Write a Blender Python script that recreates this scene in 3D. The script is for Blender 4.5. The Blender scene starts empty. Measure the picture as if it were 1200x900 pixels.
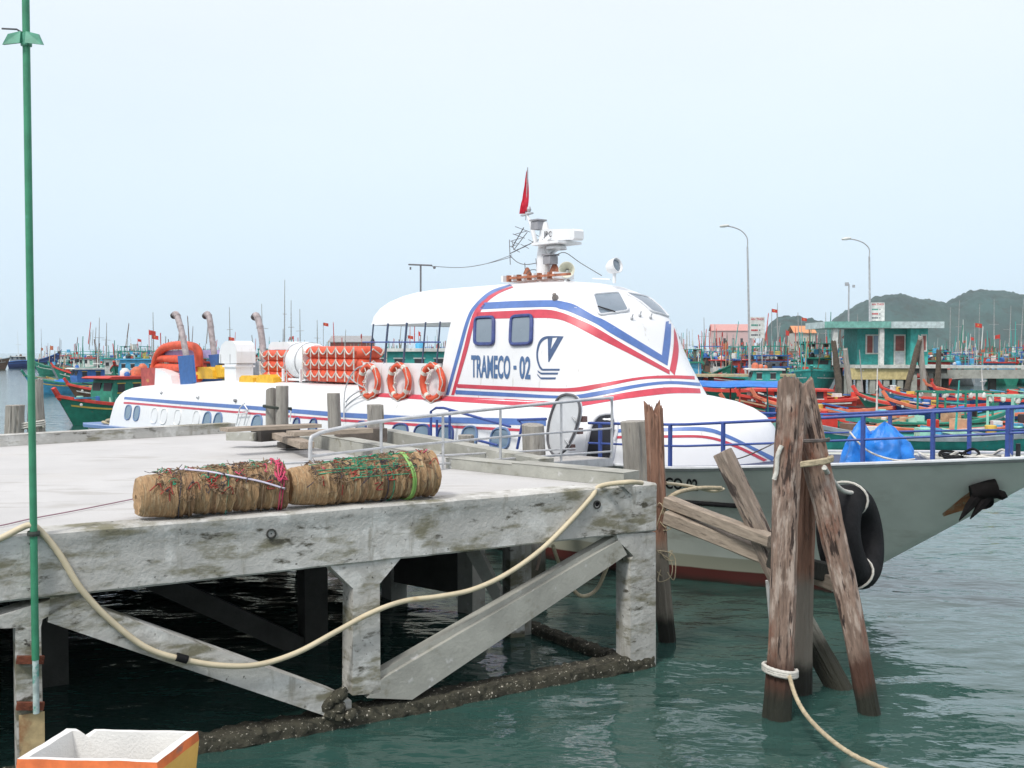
import bpy, math, random
from math import sin, cos, pi, radians, sqrt, atan2
from mathutils import Vector, Matrix, noise
from mathutils.bvhtree import BVHTree
random.seed(7)
SC = bpy.context.scene
COL = SC.collection

# ------------------------------------------------------------------ camera, sky, sun, exposure
F, H, PITCH = 1200.0, 3.5, math.atan(38 / 1200)
cd = bpy.data.cameras.new('camera')
cd.lens, cd.sensor_width, cd.clip_start, cd.clip_end = 36.0, 36.0, 0.1, 12000
cam = bpy.data.objects.new('camera', cd); COL.objects.link(cam)
cam.location = (0, 0, H); cam.rotation_euler = (pi / 2 - PITCH, 0, 0)
SC.camera = cam
SUN_EL, SUN_AZ = radians(52), radians(215)          # azimuth clockwise from +Y
w = bpy.data.worlds.new('World'); SC.world = w; w.use_nodes = True
nt = w.node_tree; nt.nodes.clear()
out = nt.nodes.new('ShaderNodeOutputWorld'); bg = nt.nodes.new('ShaderNodeBackground')
sky = nt.nodes.new('ShaderNodeTexSky'); sky.sky_type = 'NISHITA'; sky.sun_disc = False
sky.sun_elevation = SUN_EL; sky.sun_rotation = SUN_AZ; sky.air_density = 1.2; sky.dust_density = 2.5
tc = nt.nodes.new('ShaderNodeTexCoord'); mp = nt.nodes.new('ShaderNodeMapping')
mp.inputs['Scale'].default_value = (1, 1, 3.5)
ns = nt.nodes.new('ShaderNodeTexNoise'); ns.inputs['Scale'].default_value = 1.1; ns.inputs['Detail'].default_value = 4
rmp = nt.nodes.new('ShaderNodeMapRange')
rmp.inputs[1].default_value = .3; rmp.inputs[2].default_value = .7
rmp.inputs[3].default_value = .86; rmp.inputs[4].default_value = 0.96
mx = nt.nodes.new('ShaderNodeMix'); mx.data_type = 'RGBA'
sep = nt.nodes.new('ShaderNodeSeparateXYZ'); cr = nt.nodes.new('ShaderNodeValToRGB')
cr.color_ramp.elements[0].position = 0.0; cr.color_ramp.elements[0].color = (.60, .755, .885, 1)
cr.color_ramp.elements[1].position = 0.55; cr.color_ramp.elements[1].color = (.925, .915, .965, 1)
e_ = cr.color_ramp.elements.new(.22); e_.color = (.725, .825, .915, 1)
sc_ = nt.nodes.new('ShaderNodeVectorMath'); sc_.operation = 'SCALE'; sc_.inputs['Scale'].default_value = 9.6
nt.links.new(tc.outputs['Generated'], mp.inputs['Vector']); nt.links.new(mp.outputs[0], ns.inputs['Vector'])
nt.links.new(ns.outputs['Fac'], rmp.inputs[0]); nt.links.new(rmp.outputs[0], mx.inputs[0])
nt.links.new(tc.outputs['Generated'], sep.inputs[0]); nt.links.new(sep.outputs['Z'], cr.inputs[0])
nt.links.new(cr.outputs['Color'], sc_.inputs[0])
nt.links.new(sky.outputs[0], mx.inputs[6]); nt.links.new(sc_.outputs['Vector'], mx.inputs[7])
nt.links.new(mx.outputs[2], bg.inputs[0]); bg.inputs[1].default_value = 0.1
nt.links.new(bg.outputs[0], out.inputs[0])
sd = bpy.data.lights.new('sun', 'SUN'); sd.energy = 2.0; sd.angle = radians(11); sd.color = (1, .965, .91)
sun = bpy.data.objects.new('sun', sd); COL.objects.link(sun)
S_ = Vector((sin(SUN_AZ) * cos(SUN_EL), cos(SUN_AZ) * cos(SUN_EL), sin(SUN_EL)))
sun.rotation_euler = S_.to_track_quat('Z', 'Y').to_euler()
SC.view_settings.view_transform = 'Standard'; SC.view_settings.look = 'None'
SC.view_settings.exposure = 0.34; SC.view_settings.gamma = 1
SC.cycles.max_bounces = 6; SC.cycles.volume_bounces = 1

# ------------------------------------------------------------------ pixel -> place helpers
CAMP = Vector((0, 0, H))
def ray(px, py):
    x, z = (px - 600) / F, -(py - 450) / F
    c, s = cos(PITCH), sin(PITCH)
    return Vector((x, c + z * s, -s + z * c))
def atz(px, py, z=0.0):
    r = ray(px, py); return CAMP + r * ((z - H) / r.z)
def atd(px, py, d):
    r = ray(px, py); return CAMP + r * (d / r.y)
def onplane(px, py, p0, n):
    r = ray(px, py); return CAMP + r * ((p0 - CAMP).dot(n) / r.dot(n))

# ------------------------------------------------------------------ mesh builder
class MB:
    def __init__(s): s.v, s.f, s.m, s.mats, s.cur = [], [], [], [], 0
    def use(s, mat):
        if mat not in s.mats: s.mats.append(mat)
        s.cur = s.mats.index(mat); return s
    def add(s, vs, fs):
        o = len(s.v); s.v += [tuple(v) for v in vs]
        for f in fs: s.f.append(tuple(i + o for i in f)); s.m.append(s.cur)
        return s
    def box(s, c, size, rz=0, rx=0, ry=0, M=None):
        hx, hy, hz = [k / 2 for k in size]
        R = Matrix.Translation(Vector(c)) @ Matrix.Rotation(rz, 4, 'Z') @ Matrix.Rotation(ry, 4, 'Y') @ Matrix.Rotation(rx, 4, 'X')
        if M is not None: R = M @ R
        vs = [R @ Vector((x * hx, y * hy, z * hz)) for x in (-1, 1) for y in (-1, 1) for z in (-1, 1)]
        return s.add(vs, [(0, 1, 3, 2), (4, 6, 7, 5), (0, 4, 5, 1), (2, 3, 7, 6), (0, 2, 6, 4), (1, 5, 7, 3)])
    def bar(s, a, b, wd, th, up=(0, 0, 1)):
        a, b = Vector(a), Vector(b); d = (b - a).normalized(); up = Vector(up)
        sx = d.cross(up)
        if sx.length < 1e-4: sx = d.cross(Vector((1, 0, 0)))
        sx.normalize(); sz = sx.cross(d)
        vs = [p + sx * i * wd / 2 + sz * j * th / 2 for p in (a, b) for i, j in ((-1, -1), (1, -1), (1, 1), (-1, 1))]
        return s.add(vs, [(3, 2, 1, 0), (4, 5, 6, 7), (0, 1, 5, 4), (1, 2, 6, 5), (2, 3, 7, 6), (3, 0, 4, 7)])
    def tube(s, pts, r, n=8, cap=True, closed=False):
        pts = [Vector(p) for p in pts]; k = len(pts)
        if k < 2: return s
        rs = r if isinstance(r, (list, tuple)) else [r] * k
        vs = []; ref = None
        for i, p in enumerate(pts):
            if closed: t = pts[(i + 1) % k] - pts[i - 1]
            else: t = pts[min(i + 1, k - 1)] - pts[max(i - 1, 0)]
            t.normalize()
            if ref is None:
                ref = Vector((0, 0, 1)) if abs(t.z) < .9 else Vector((1, 0, 0))
            x = (ref - t * ref.dot(t)); 
            if x.length < 1e-5: x = t.orthogonal()
            x.normalize(); y = t.cross(x); ref = x
            vs += [p + (x * cos(2 * pi * j / n) + y * sin(2 * pi * j / n)) * rs[i] for j in range(n)]
        fs = []
        for i in range(k if closed else k - 1):
            i2 = (i + 1) % k
            for j in range(n):
                j2 = (j + 1) % n; fs.append((i * n + j, i * n + j2, i2 * n + j2, i2 * n + j))
        if cap and not closed: fs += [tuple(range(n))[::-1], tuple((k - 1) * n + j for j in range(n))]
        return s.add(vs, fs)
    def laid(s, pts, r, n=12, pitch=.16, closed=False):
        pts = [Vector(p) for p in pts]; P = [pts[0]]; L = 0
        for a, b in zip(pts, pts[1:]):
            k = max(1, int((b - a).length / (pitch / 7))); P += [a.lerp(b, (i + 1) / k) for i in range(k)]
        ref = None; vs = []; K = len(P)
        for i, p in enumerate(P):
            t = P[min(i + 1, K - 1)] - P[max(i - 1, 0)]; t.normalize()
            if i: L += (p - P[i - 1]).length
            if ref is None: ref = Vector((0, 0, 1)) if abs(t.z) < .9 else Vector((1, 0, 0))
            x = ref - t * ref.dot(t); x.normalize(); y = t.cross(x); ref = x
            for j in range(n):
                th = 2 * pi * j / n; rr = r * (.84 + .26 * abs(cos(1.5 * (th - 2 * pi * L / pitch / 1.0))))
                vs.append(p + (x * cos(th) + y * sin(th)) * rr)
        fs = [(i * n + j, i * n + (j + 1) % n, (i + 1) * n + (j + 1) % n, (i + 1) * n + j) for i in range(K - 1) for j in range(n)]
        fs += [tuple(range(n))[::-1], tuple((K - 1) * n + j for j in range(n))]
        return s.add(vs, fs)
    def prism(s, poly, off):
        poly = [Vector(p) for p in poly]; off = Vector(off); n = len(poly)
        return s.add(poly + [p + off for p in poly],
            [tuple(range(n)), tuple(range(2 * n - 1, n - 1, -1))] + [(i, (i + 1) % n + 0, (i + 1) % n + n, i + n)[::-1] for i in range(n)])
    def grid(s, rows, closed=False):
        n = len(rows[0]); vs = [p for r in rows for p in r]; fs = []
        for i in range(len(rows) - 1):
            for j in range(n if closed else n - 1):
                j2 = (j + 1) % n; fs.append((i * n + j, i * n + j2, (i + 1) * n + j2, (i + 1) * n + j))
        return s.add(vs, fs)
    def lathe(s, prof, c=(0, 0, 0), axis=(0, 0, 1), n=20):
        ax = Vector(axis).normalized(); x = ax.orthogonal().normalized(); y = ax.cross(x); c = Vector(c)
        rows = [[c + ax * h + (x * cos(2 * pi * j / n) + y * sin(2 * pi * j / n)) * r for j in range(n)] for r, h in prof]
        return s.grid(rows, True)
    def mesh(s, name, mat=None, smooth=False):
        me = bpy.data.meshes.new(name); me.from_pydata(s.v, [], s.f)
        mats = s.mats or [mat]
        for m in mats: me.materials.append(m)
        if len(mats) > 1: me.polygons.foreach_set('material_index', s.m)
        if smooth:
            me.polygons.foreach_set('use_smooth', [True] * len(me.polygons))
            me.set_sharp_from_angle(angle=radians(smooth if smooth is not True else 35))
        me.update(); return me
    def build(s, name, mat=None, parent=None, smooth=False, world=False, kind=None, label=None):
        if world and parent is not None:
            Mi = parent.matrix_basis.inverted(); s.v = [tuple(Mi @ Vector(v)) for v in s.v]
        me = s.mesh(name, mat, smooth)
        o = bpy.data.objects.new(name, me); COL.objects.link(o)
        if parent is not None: o.parent = parent
        if kind: o['kind'] = kind
        if label: o['label'] = label
        return o
def root(name, loc, rz, label, cat, group=None):
    o = bpy.data.objects.new(name, None); COL.objects.link(o); o.location = loc; o.rotation_euler = (0, 0, rz)
    o.empty_display_size = .2
    o['label'] = label; o['category'] = cat
    if group: o['group'] = group
    return o
def tag(o, label, cat, group=None):
    o['label'] = label; o['category'] = cat
    if group: o['group'] = group
    return o
def kids(o): return [c for c in bpy.data.objects if c.parent == o]
TREE = {}
def snap(o):
    TREE[o.name] = [(c, kids(c)) for c in kids(o)]; return o
def dup(o, loc, rz, label=None, group=None, rx=0, scale=None):
    r = o.copy(); COL.objects.link(r); r.location = loc; r.rotation_euler = (rx, 0, rz)
    if scale: r.scale = scale
    if label: r['label'] = label
    if group: r['group'] = group
    for ch, gs in TREE.get(o.name, []):
        c = ch.copy(); COL.objects.link(c); c.parent = r
        for g in gs:
            d = g.copy(); COL.objects.link(d); d.parent = c
    return r
def catmull(P, n=8):
    P = [Vector(p) for p in P]; out = []
    for i in range(len(P) - 1):
        p0, p1, p2, p3 = P[max(i - 1, 0)], P[i], P[i + 1], P[min(i + 2, len(P) - 1)]
        for k in range(n):
            t = k / n
            out.append(.5 * ((2 * p1) + (p2 - p0) * t + (2 * p0 - 5 * p1 + 4 * p2 - p3) * t * t + (3 * p1 - p0 - 3 * p2 + p3) * t ** 3))
    out.append(P[-1]); return out

# ------------------------------------------------------------------ materials
def srgb(r, g, b):
    f = lambda c: (c / 255 / 12.92) if c / 255 <= .04045 else ((c / 255 + .055) / 1.055) ** 2.4
    return (f(r), f(g), f(b), 1)
MATS = {}
def mat(name, col, rough=.6, var=.12, scale=6, bump=0, bscale=40, metal=0, spots=None, stretch=None, coord='Object', spec=.5, dirt=None):
    """principled with noise-driven colour variation, optional stains (spots = (colour, scale, lo, hi, stretch)) """
    if name in MATS: return MATS[name]
    m = bpy.data.materials.new(name); m.use_nodes = True; t = m.node_tree; N = t.nodes; L = t.links
    b = N['Principled BSDF']; b.inputs['Roughness'].default_value = rough; b.inputs['Metallic'].default_value = metal
    b.inputs['Specular IOR Level'].default_value = spec
    tcn = N.new('ShaderNodeTexCoord'); src = tcn.outputs[coord]
    if stretch:
        mm = N.new('ShaderNodeMapping'); mm.inputs['Scale'].default_value = stretch; L.new(src, mm.inputs[0]); src2 = mm.outputs[0]
    else: src2 = src
    def nz(sc, v=None, det=5):
        n = N.new('ShaderNodeTexNoise'); n.inputs['Scale'].default_value = sc; n.inputs['Detail'].default_value = det
        n.inputs['Roughness'].default_value = .62
        L.new(v or src2, n.inputs['Vector']); return n.outputs['Fac']
    def mixc(f, a, c):
        x = N.new('ShaderNodeMix'); x.data_type = 'RGBA'; L.new(f, x.inputs[0])
        for i, q in ((6, a), (7, c)):
            if isinstance(q, tuple): x.inputs[i].default_value = q
            else: L.new(q, x.inputs[i])
        return x.outputs[2]
    def rng(f, lo, hi, a=0, b_=1):
        r = N.new('ShaderNodeMapRange'); L.new(f, r.inputs[0]); r.interpolation_type = 'SMOOTHSTEP'
        r.inputs[1].default_value = lo; r.inputs[2].default_value = hi; r.inputs[3].default_value = a; r.inputs[4].default_value = b_
        return r.outputs[0]
    c0 = tuple(x * (1 - var) for x in col[:3]) + (1,); c1 = tuple(min(1, x * (1 + var)) for x in col[:3]) + (1,)
    c = mixc(rng(nz(scale), .3, .7), c0, c1)
    for sp in (spots or []):
        colr, s2, lo, hi = sp[:4]; v = None
        if len(sp) > 4:
            mm = N.new('ShaderNodeMapping'); mm.inputs['Scale'].default_value = sp[4]; L.new(src, mm.inputs[0]); v = mm.outputs[0]
        c = mixc(rng(nz(s2, v or src, 8), lo, hi), c, colr)
    if dirt:                                   # (colour, z_low, z_high): band that follows the height of the thing itself
        for (colr, za, zb, nsc) in dirt:
            sp_ = N.new('ShaderNodeSeparateXYZ'); L.new(src, sp_.inputs[0])
            ad = N.new('ShaderNodeMath'); ad.operation = 'MULTIPLY_ADD'; L.new(nz(nsc, src), ad.inputs[0])
            ad.inputs[1].default_value = -.3; L.new(sp_.outputs['Z'], ad.inputs[2])
            c = mixc(rng(ad.outputs[0], za, zb, 1, 0), c, colr)
    L.new(c, b.inputs['Base Color'])
    if bump:
        bp = N.new('ShaderNodeBump'); bp.inputs['Strength'].default_value = bump; bp.inputs['Distance'].default_value = .02
        L.new(nz(bscale), bp.inputs['Height']); L.new(bp.outputs[0], b.inputs['Normal'])
    MATS[name] = m; return m
BLK = (.012, .012, .013, 1)
concrete = mat('concrete_weathered', (.47, .465, .435, 1), .85, .12, 1.3, .5, 22,
    spots=[((.61, .61, .58, 1), 3.0, .50, .64), ((.20, .19, .13, 1), 1.5, .49, .64, (1, 1, 3.2)), ((.075, .07, .05, 1), 3.6, .57, .70, (1, 1, 2.4)), ((.055, .05, .04, 1), 16, .63, .72), ((.32, .31, .27, 1), 2.2, .56, .70, (3.2, 3.2, .6))])
concrete_deck = mat('concrete_deck', (.50, .495, .485, 1), .8, .06, .9, .25, 30, spots=[((.36, .35, .33, 1), 14, .66, .74), ((.42, .41, .39, 1), 1.2, .56, .66, (.6, 2.2, 1)), ((.49, .475, .45, 1), .55, .5, .75), ((.38, .36, .33, 1), 2.2, .68, .85)])
concrete_clean = mat('concrete_clean', (.36, .36, .32, 1), .85, .15, 2.2, .35, 26, spots=[((.2, .19, .14, 1), 3, .56, .75), ((.5, .5, .48, 1), 7, .6, .7)])
concrete_dark = mat('concrete_dark', (.055, .055, .048, 1), .9, .25, 2, .4, 26)  # darkened so the shade below the pier deck sits in the colour
barnacle = mat('barnacle_crust', (.055, .052, .035, 1), .9, .3, 9, .8, 60, spots=[((.62, .58, .48, 1), 34, .60, .66), ((.02, .02, .012, 1), 12, .5, .62)])
wood = mat('wood_bark', (.25, .175, .135, 1), .85, .4, 5, 1, 26, stretch=(2.2, 2.2, .40),
    spots=[((.46, .37, .31, 1), 3.2, .49, .62, (3, 3, .8)), ((.21, .075, .04, 1), 1.9, .50, .66, (1.6, 1.6, .7)), ((.045, .028, .022, 1), 3.6, .54, .62, (3.2, 3.2, .55)), ((.03, .02, .018, 1), 9, .60, .66, (3, 3, .5))],
    dirt=[((.075, .035, .022, 1), .28, .5, 5), ((.02, .022, .014, 1), .0, .2, 4)])
wood_red = mat('wood_red', (.25, .135, .09, 1), .8, .3, 5, .9, 26, stretch=(2.2, 2.2, .3),
    spots=[((.36, .27, .21, 1), 3, .54, .7, (3, 3, .3)), ((.06, .035, .025, 1), 6, .6, .68, (3, 3, .4))],
    dirt=[((.24, .21, .17, 1), .9, 1.15, 3), ((.02, .02, .014, 1), .05, .3, 4)])
wood_grey = mat('wood_grey', (.34, .32, .285, 1), .85, .22, 5, .8, 26, stretch=(2.5, 2.5, .3),
    spots=[((.17, .15, .125, 1), 5, .56, .68, (3, 3, .3)), ((.46, .44, .41, 1), 3, .6, .75, (3, 3, .4))], dirt=[((.05, .05, .035, 1), .05, .5, 4)])
wood_brown = mat('wood_brown_grey', (.25, .20, .16, 1), .85, .3, 5, 1, 26, stretch=(2.5, 2.5, .35),
    spots=[((.40, .34, .29, 1), 3.2, .5, .66, (3, 3, .6)), ((.06, .045, .038, 1), 4, .54, .62, (3, 3, .45))], dirt=[((.33, .31, .25, 1), .95, 1.1, 3), ((.03, .03, .02, 1), .25, .5, 4)])
plank_m = mat('plank_wood', (.34, .28, .22, 1), .85, .25, 4, .5, 30, stretch=(1, 6, 6), spots=[((.17, .14, .11, 1), 4, .56, .7, (1, 8, 8))])
rope_m = mat('rope_tan', (.50, .42, .28, 1), .8, .2, 20, .6, 160)
hose_m = mat('hose_cream', (.60, .52, .36, 1), .5, .12, 3, .1, 40, spots=[((.42, .26, .10, 1), 1.6, .56, .72)])
rope_w = mat('rope_white', (.62, .60, .54, 1), .8, .15, 20, .5, 160)
rubber = mat('rubber', (.009, .009, .010, 1), .8, .4, 5, .6, 30, spec=.25, spots=[((.05, .05, .05, 1), 7, .66, .76)])
galv = mat('galvanised', (.47, .48, .49, 1), .45, .2, 6, .1, 60, metal=.35, spots=[((.3, .27, .24, 1), 9, .62, .75)])
rust = mat('rust', (.17, .05, .025, 1), .9, .4, 12, .6, 50)
green_pole_m = mat('green_paint', (.045, .25, .135, 1), .5, .15, 5, .1, 50, spots=[((.09, .35, .27, 1), 8, .6, .75)])
green_bracket_m = mat('green_bracket_paint', (.08, .30, .20, 1), .5, .2, 9)

# ---- water: one sheet to the horizon, fine near the camera
def water_mat():
    m = bpy.data.materials.new('sea_water'); m.use_nodes = True; t = m.node_tree; N = t.nodes; L = t.links
    b = N['Principled BSDF']; b.inputs['Base Color'].default_value = (.030, .078, .062, 1)
    b.inputs['Roughness'].default_value = .07; b.inputs['IOR'].default_value = 1.6
    g = N.new('ShaderNodeTexCoord')
    def nz(sc, rot, st, det=3):
        mm = N.new('ShaderNodeMapping'); mm.inputs['Scale'].default_value = st; mm.inputs['Rotation'].default_value = (0, 0, rot)
        n = N.new('ShaderNodeTexNoise'); n.inputs['Scale'].default_value = sc; n.inputs['Detail'].default_value = det
        L.new(g.outputs['Object'], mm.inputs[0]); L.new(mm.outputs[0], n.inputs['Vector']); return n.outputs['Fac']
    last = None
    for sc, rot, st, strg, dist in ((.55, .5, (1, 2.2, 1), .24, .30), (1.9, .25, (1, 1.8, 1), .42, .075), (7, -.2, (1, 1.5, 1), .30, .016)):
        bp = N.new('ShaderNodeBump'); bp.inputs['Strength'].default_value = strg; bp.inputs['Distance'].default_value = dist
        L.new(nz(sc, rot, st), bp.inputs['Height'])
        if last: L.new(last, bp.inputs['Normal'])
        last = bp.outputs[0]
    L.new(last, b.inputs['Normal'])
    x = N.new('ShaderNodeMix'); x.data_type = 'RGBA'; x.inputs[6].default_value = (.020, .060, .050, 1); x.inputs[7].default_value = (.040, .092, .080, 1)
    L.new(nz(.25, 0, (1, 1, 1)), x.inputs[0]); L.new(x.outputs[2], b.inputs['Base Color'])
    return m
def build_water():
    mb = MB(); th = [radians(-62 + 124 * i / 430) for i in range(431)]
    th += [radians(62 + 236 * i / 40) for i in range(1, 40)]
    rs = [0.5]; 
    while rs[-1] < 2350: rs.append(rs[-1] * (1.0125 if 5 < rs[-1] < 45 else 1.05))
    rows = []
    for r in rs:
        fade = max(0, min(1, (60 - r) / 30)) if r > 4 else 0
        row = []
        for t in th:
            x, y = r * sin(t), r * cos(t); z = 0
            if fade > 0 and abs(t) < 1.15:
                z = (.022 * noise.noise((x * .9, y * 1.7, 0)) + .016 * noise.noise((x * 2.1 + 5, y * 3.6, 3)) + .007 * noise.noise((x * 5, y * 7.5, 8))) * fade * 1.25
            row.append((x, y, z))
        rows.append(row)
    mb.grid(rows, True); n = len(th)
    mb.add([(0, 0, 0)], []); c = len(mb.v) - 1
    for j in range(n): mb.f.append((c, (j + 1) % n, j)); mb.m.append(0)
    o = mb.build('water', water_mat(), smooth=80, kind='structure')
    o.data.flip_normals() if o.data.polygons[0].normal.z < 0 else None
build_water()
sb = MB().add([(-2350, -2350, -4), (2350, -2350, -4), (2350, 2350, -4), (-2350, 2350, -4)], [(0, 1, 2, 3)])
sb.build('seabed', mat('seabed', (.05, .06, .04, 1), .9), kind='structure')

# ---- hills behind the harbour
hill_m = mat('hill_forest', (.022, .064, .058, 1), .95, .35, .02, 1, .12, spots=[((.034, .075, .064, 1), .012, .5, .7), ((.018, .038, .03, 1), .06, .52, .66)])
def hill(name, prof, D, depth):
    mb = MB(); prof = [Vector((p[0], p[1], 0)) for p in prof]; pp = catmull(prof, 26)
    N_ = len(pp); rows = []
    for k in range(61):
        u = k / 60; row = []
        for i, p in enumerate(pp):
            d = D + depth * (u - .45)
            base = atd(p.x, 412, D); X = base.x * (1 + (u - .45) * .15)
            hz = max(0, (412 - p.y) * D / F)
            e = sin(pi * min(1, u / .9)) ** .8 if u < .45 else cos((u - .45) / .55 * pi / 2) ** .7
            nn = noise.noise((X * .012, d * .012, 1)) * 7 + noise.noise((X * .04, d * .04, 1)) * 3 + abs(noise.noise((X * .11, d * .11, 4))) * 5
            z = hz * e + nn * min(1, hz * e / 40)
            row.append((X, d, z - 1.5 if hz * e < 1 else z))
        rows.append(row)
    return mb.grid(rows).build(name, hill_m, smooth=60, kind='structure')
hill('hill', [(880, 412), (895, 396), (905, 376), (925, 369), (945, 371), (962, 376), (985, 383), (1010, 395), (1040, 412)], 1250, 260)
hill('hill', [(925, 412), (950, 396), (985, 369), (1010, 355), (1030, 348), (1050, 346), (1075, 349), (1095, 352), (1110, 354), (1125, 347), (1142, 341), (1165, 342), (1200, 344), (1260, 352), (1360, 341), (1480, 362), (1640, 390), (1800, 412)], 1450, 420)

# ---- haze
hz = bpy.data.materials.new('haze_air'); hz.use_nodes = True; t_ = hz.node_tree; t_.nodes.clear()
ho = t_.nodes.new('ShaderNodeOutputMaterial'); hv = t_.nodes.new('ShaderNodeVolumePrincipled')
hv.inputs['Color'].default_value = (.90, .95, 1, 1); hv.inputs['Density'].default_value = .00013; hv.inputs['Anisotropy'].default_value = .2
t_.links.new(hv.outputs[0], ho.inputs['Volume'])
hb = MB().box((0, 0, 62), (4900, 4900, 134)).build('haze', hz, kind='stuff')

# ------------------------------------------------------------------ the concrete pier
Z0 = 2.05
A = atz(0, 628, Z0); B = atz(768, 566, Z0); E1 = (B - A).normalized(); NB = Vector((-E1.y, E1.x, 0))   # NB points away from camera
A.z = B.z = 0
def fp(px, py): return onplane(px, py, A, NB)
def sz(s, z, b=0): return A + E1 * s + NB * b + Vector((0, 0, z))
LAB = (B - A).length
pier = root('pier', (B.x, B.y, 0), 0, 'weathered concrete pier with braced beams, in the foreground beside the white ferry', 'pier')
def pb(mb, name, m, label=None, smooth=False, kind=None): return mb.build(name, m, pier, smooth=smooth, world=True, label=label, kind=kind)
# right and far edge of the deck
EDGE = [atz(768, 566, Z0), atz(733, 562, Z0), atz(617, 549, Z0), atz(560, 538.5, Z0), atz(471, 531, Z0), atz(368, 516.5, Z0), atz(262, 503, Z0), atz(0, 517.5, Z0)]
farL = EDGE[-1] + (EDGE[-1] - EDGE[-2]).normalized() * 22
deck_poly = [Vector((p.x, p.y, Z0 - .18)) for p in [sz(-30, Z0, .0), sz(LAB, Z0, 0)] + EDGE[2:] + [farL]]
deck_poly[0] = sz(-30, Z0 - .18, .02); deck_poly[1] = sz(LAB - .02, Z0 - .18, .02)
pb(MB().prism(deck_poly, (0, 0, .178)), 'deck', concrete_deck)
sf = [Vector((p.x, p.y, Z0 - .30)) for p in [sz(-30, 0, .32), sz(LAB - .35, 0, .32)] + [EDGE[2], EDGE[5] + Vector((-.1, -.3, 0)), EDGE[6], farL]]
pb(MB().prism(sf, (0, 0, .117)), 'soffit', mat('soffit_shade', (.022, .022, .018, 1), .95, .3, 3))  # added near-black slab, under-deck shade painted into its colour
# front beam with rounded arris, drain holes
def rough_beam(s0, s1, z0, z1, b0, b1, seed, nx=60):
    mb = MB(); rows = []; r = .018
    prof = [(b1, z0), (b0 + r, z0), (b0, z0 + r), (b0, (z0 + z1) / 2), (b0, z1 - .10), (b0 - .006, z1 - .085), (b0 - .006, z1 - r), (b0 + r, z1), (b1, z1)]
    for i in range(nx + 1):
        s = s0 + (s1 - s0) * i / nx
        rows.append([sz(s, z + .006 * noise.noise((s * 4, z * 9, seed)), b + .005 * noise.noise((s * 6, z * 6, seed + 3))) for b, z in prof])
    mb.grid(rows); n = len(prof)
    mb.f.append(tuple(range(n))); mb.m.append(0); mb.f.append(tuple(len(mb.v) - n + i for i in range(n))[::-1]); mb.m.append(0)
    return mb
pb(rough_beam(-30, LAB, Z0 - .53, Z0 + .004, -.02, .30, 1, 260), 'beam', concrete, smooth=30)
def dirs(poly, off): return MB().prism([p for p in poly], off)
TH = NB * .27
def fpoly(pxs): return [fp(*p) for p in pxs]
pb(dirs(fpoly([(387, 660), (388, 665), (414, 690), (413, 815), (446, 812), (445, 684), (470, 654), (470, 650)]), TH), 'post', concrete)
pb(dirs(fpoly([(-20, 728), (-18, 737), (18, 736), (22, 985), (53, 965), (48, 735), (50, 726), (60, 720), (112, 692), (112, 686)]), TH), 'post', concrete)
pb(dirs(fpoly([(722, 626), (725, 634), (743, 652), (739, 655), (739, 800), (768.5, 796), (768.5, 624)]), TH), 'post', concrete)
pb(dirs(fpoly([(60, 688), (56, 729), (384, 840), (412, 830), (412, 821), (391, 811), (275, 769), (112, 712), (95, 690)]), NB * .2), 'brace', concrete)
br = MB(); L_, R_ = fpoly([(436, 812), (484, 822)]), fpoly([(726, 629), (743, 653)])
brc = dirs(fpoly([(430, 818), (446, 797), (726, 633), (735, 650), (483, 820)]), NB * .17)
pb(brc, 'brace', concrete_clean)
pb(dirs([p + NB * .05 for p in fpoly([(436, 802), (446, 790), (724, 629), (726, 633.5), (446, 797.5)])], NB * .12), 'brace', concrete_clean)
# low tie beam crusted with barnacles
def crust(a, b, wd, hgt, seed, n=160, m=22):
    mb = MB(); rows = []; a = Vector(a); b = Vector(b); d = (b - a).normalized(); s = d.cross(Vector((0, 0, 1))).normalized()
    for i in range(n + 1):
        p = a.lerp(b, i / n); row = []
        for j in range(m):
            th = 2 * pi * j / m; cx, cz = cos(th), sin(th); k = 1 / max(abs(cx), abs(cz)) ** .8
            q = p + s * cx * wd / 2 * k + Vector((0, 0, cz * hgt / 2 * k)); nn = noise.noise(q * 14 + Vector((seed, 0, 0))) * .028 + noise.noise(q * 40) * .014
            row.append(q + (s * cx + Vector((0, 0, cz))) * nn)
        rows.append(row)
    return mb.grid(rows, True)
pb(crust(sz(-1.0, .0, .13), sz(LAB + .0, .03, .13), .30, .22, 1), 'tie_beam', barnacle, smooth=40)
cl = MB()
for k in range(9):
    c = fp(398, 822) + Vector((random.uniform(-.12, .12), -.05, random.uniform(-.12, .1)))
    cl.lathe([(0.001, -.06), (.045, -.05), (.06, 0), (.04, .05), (.001, .07)], c, (random.random(), random.random(), 1), 8)
pb(cl, 'mussel_cluster', barnacle, smooth=60)
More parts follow.
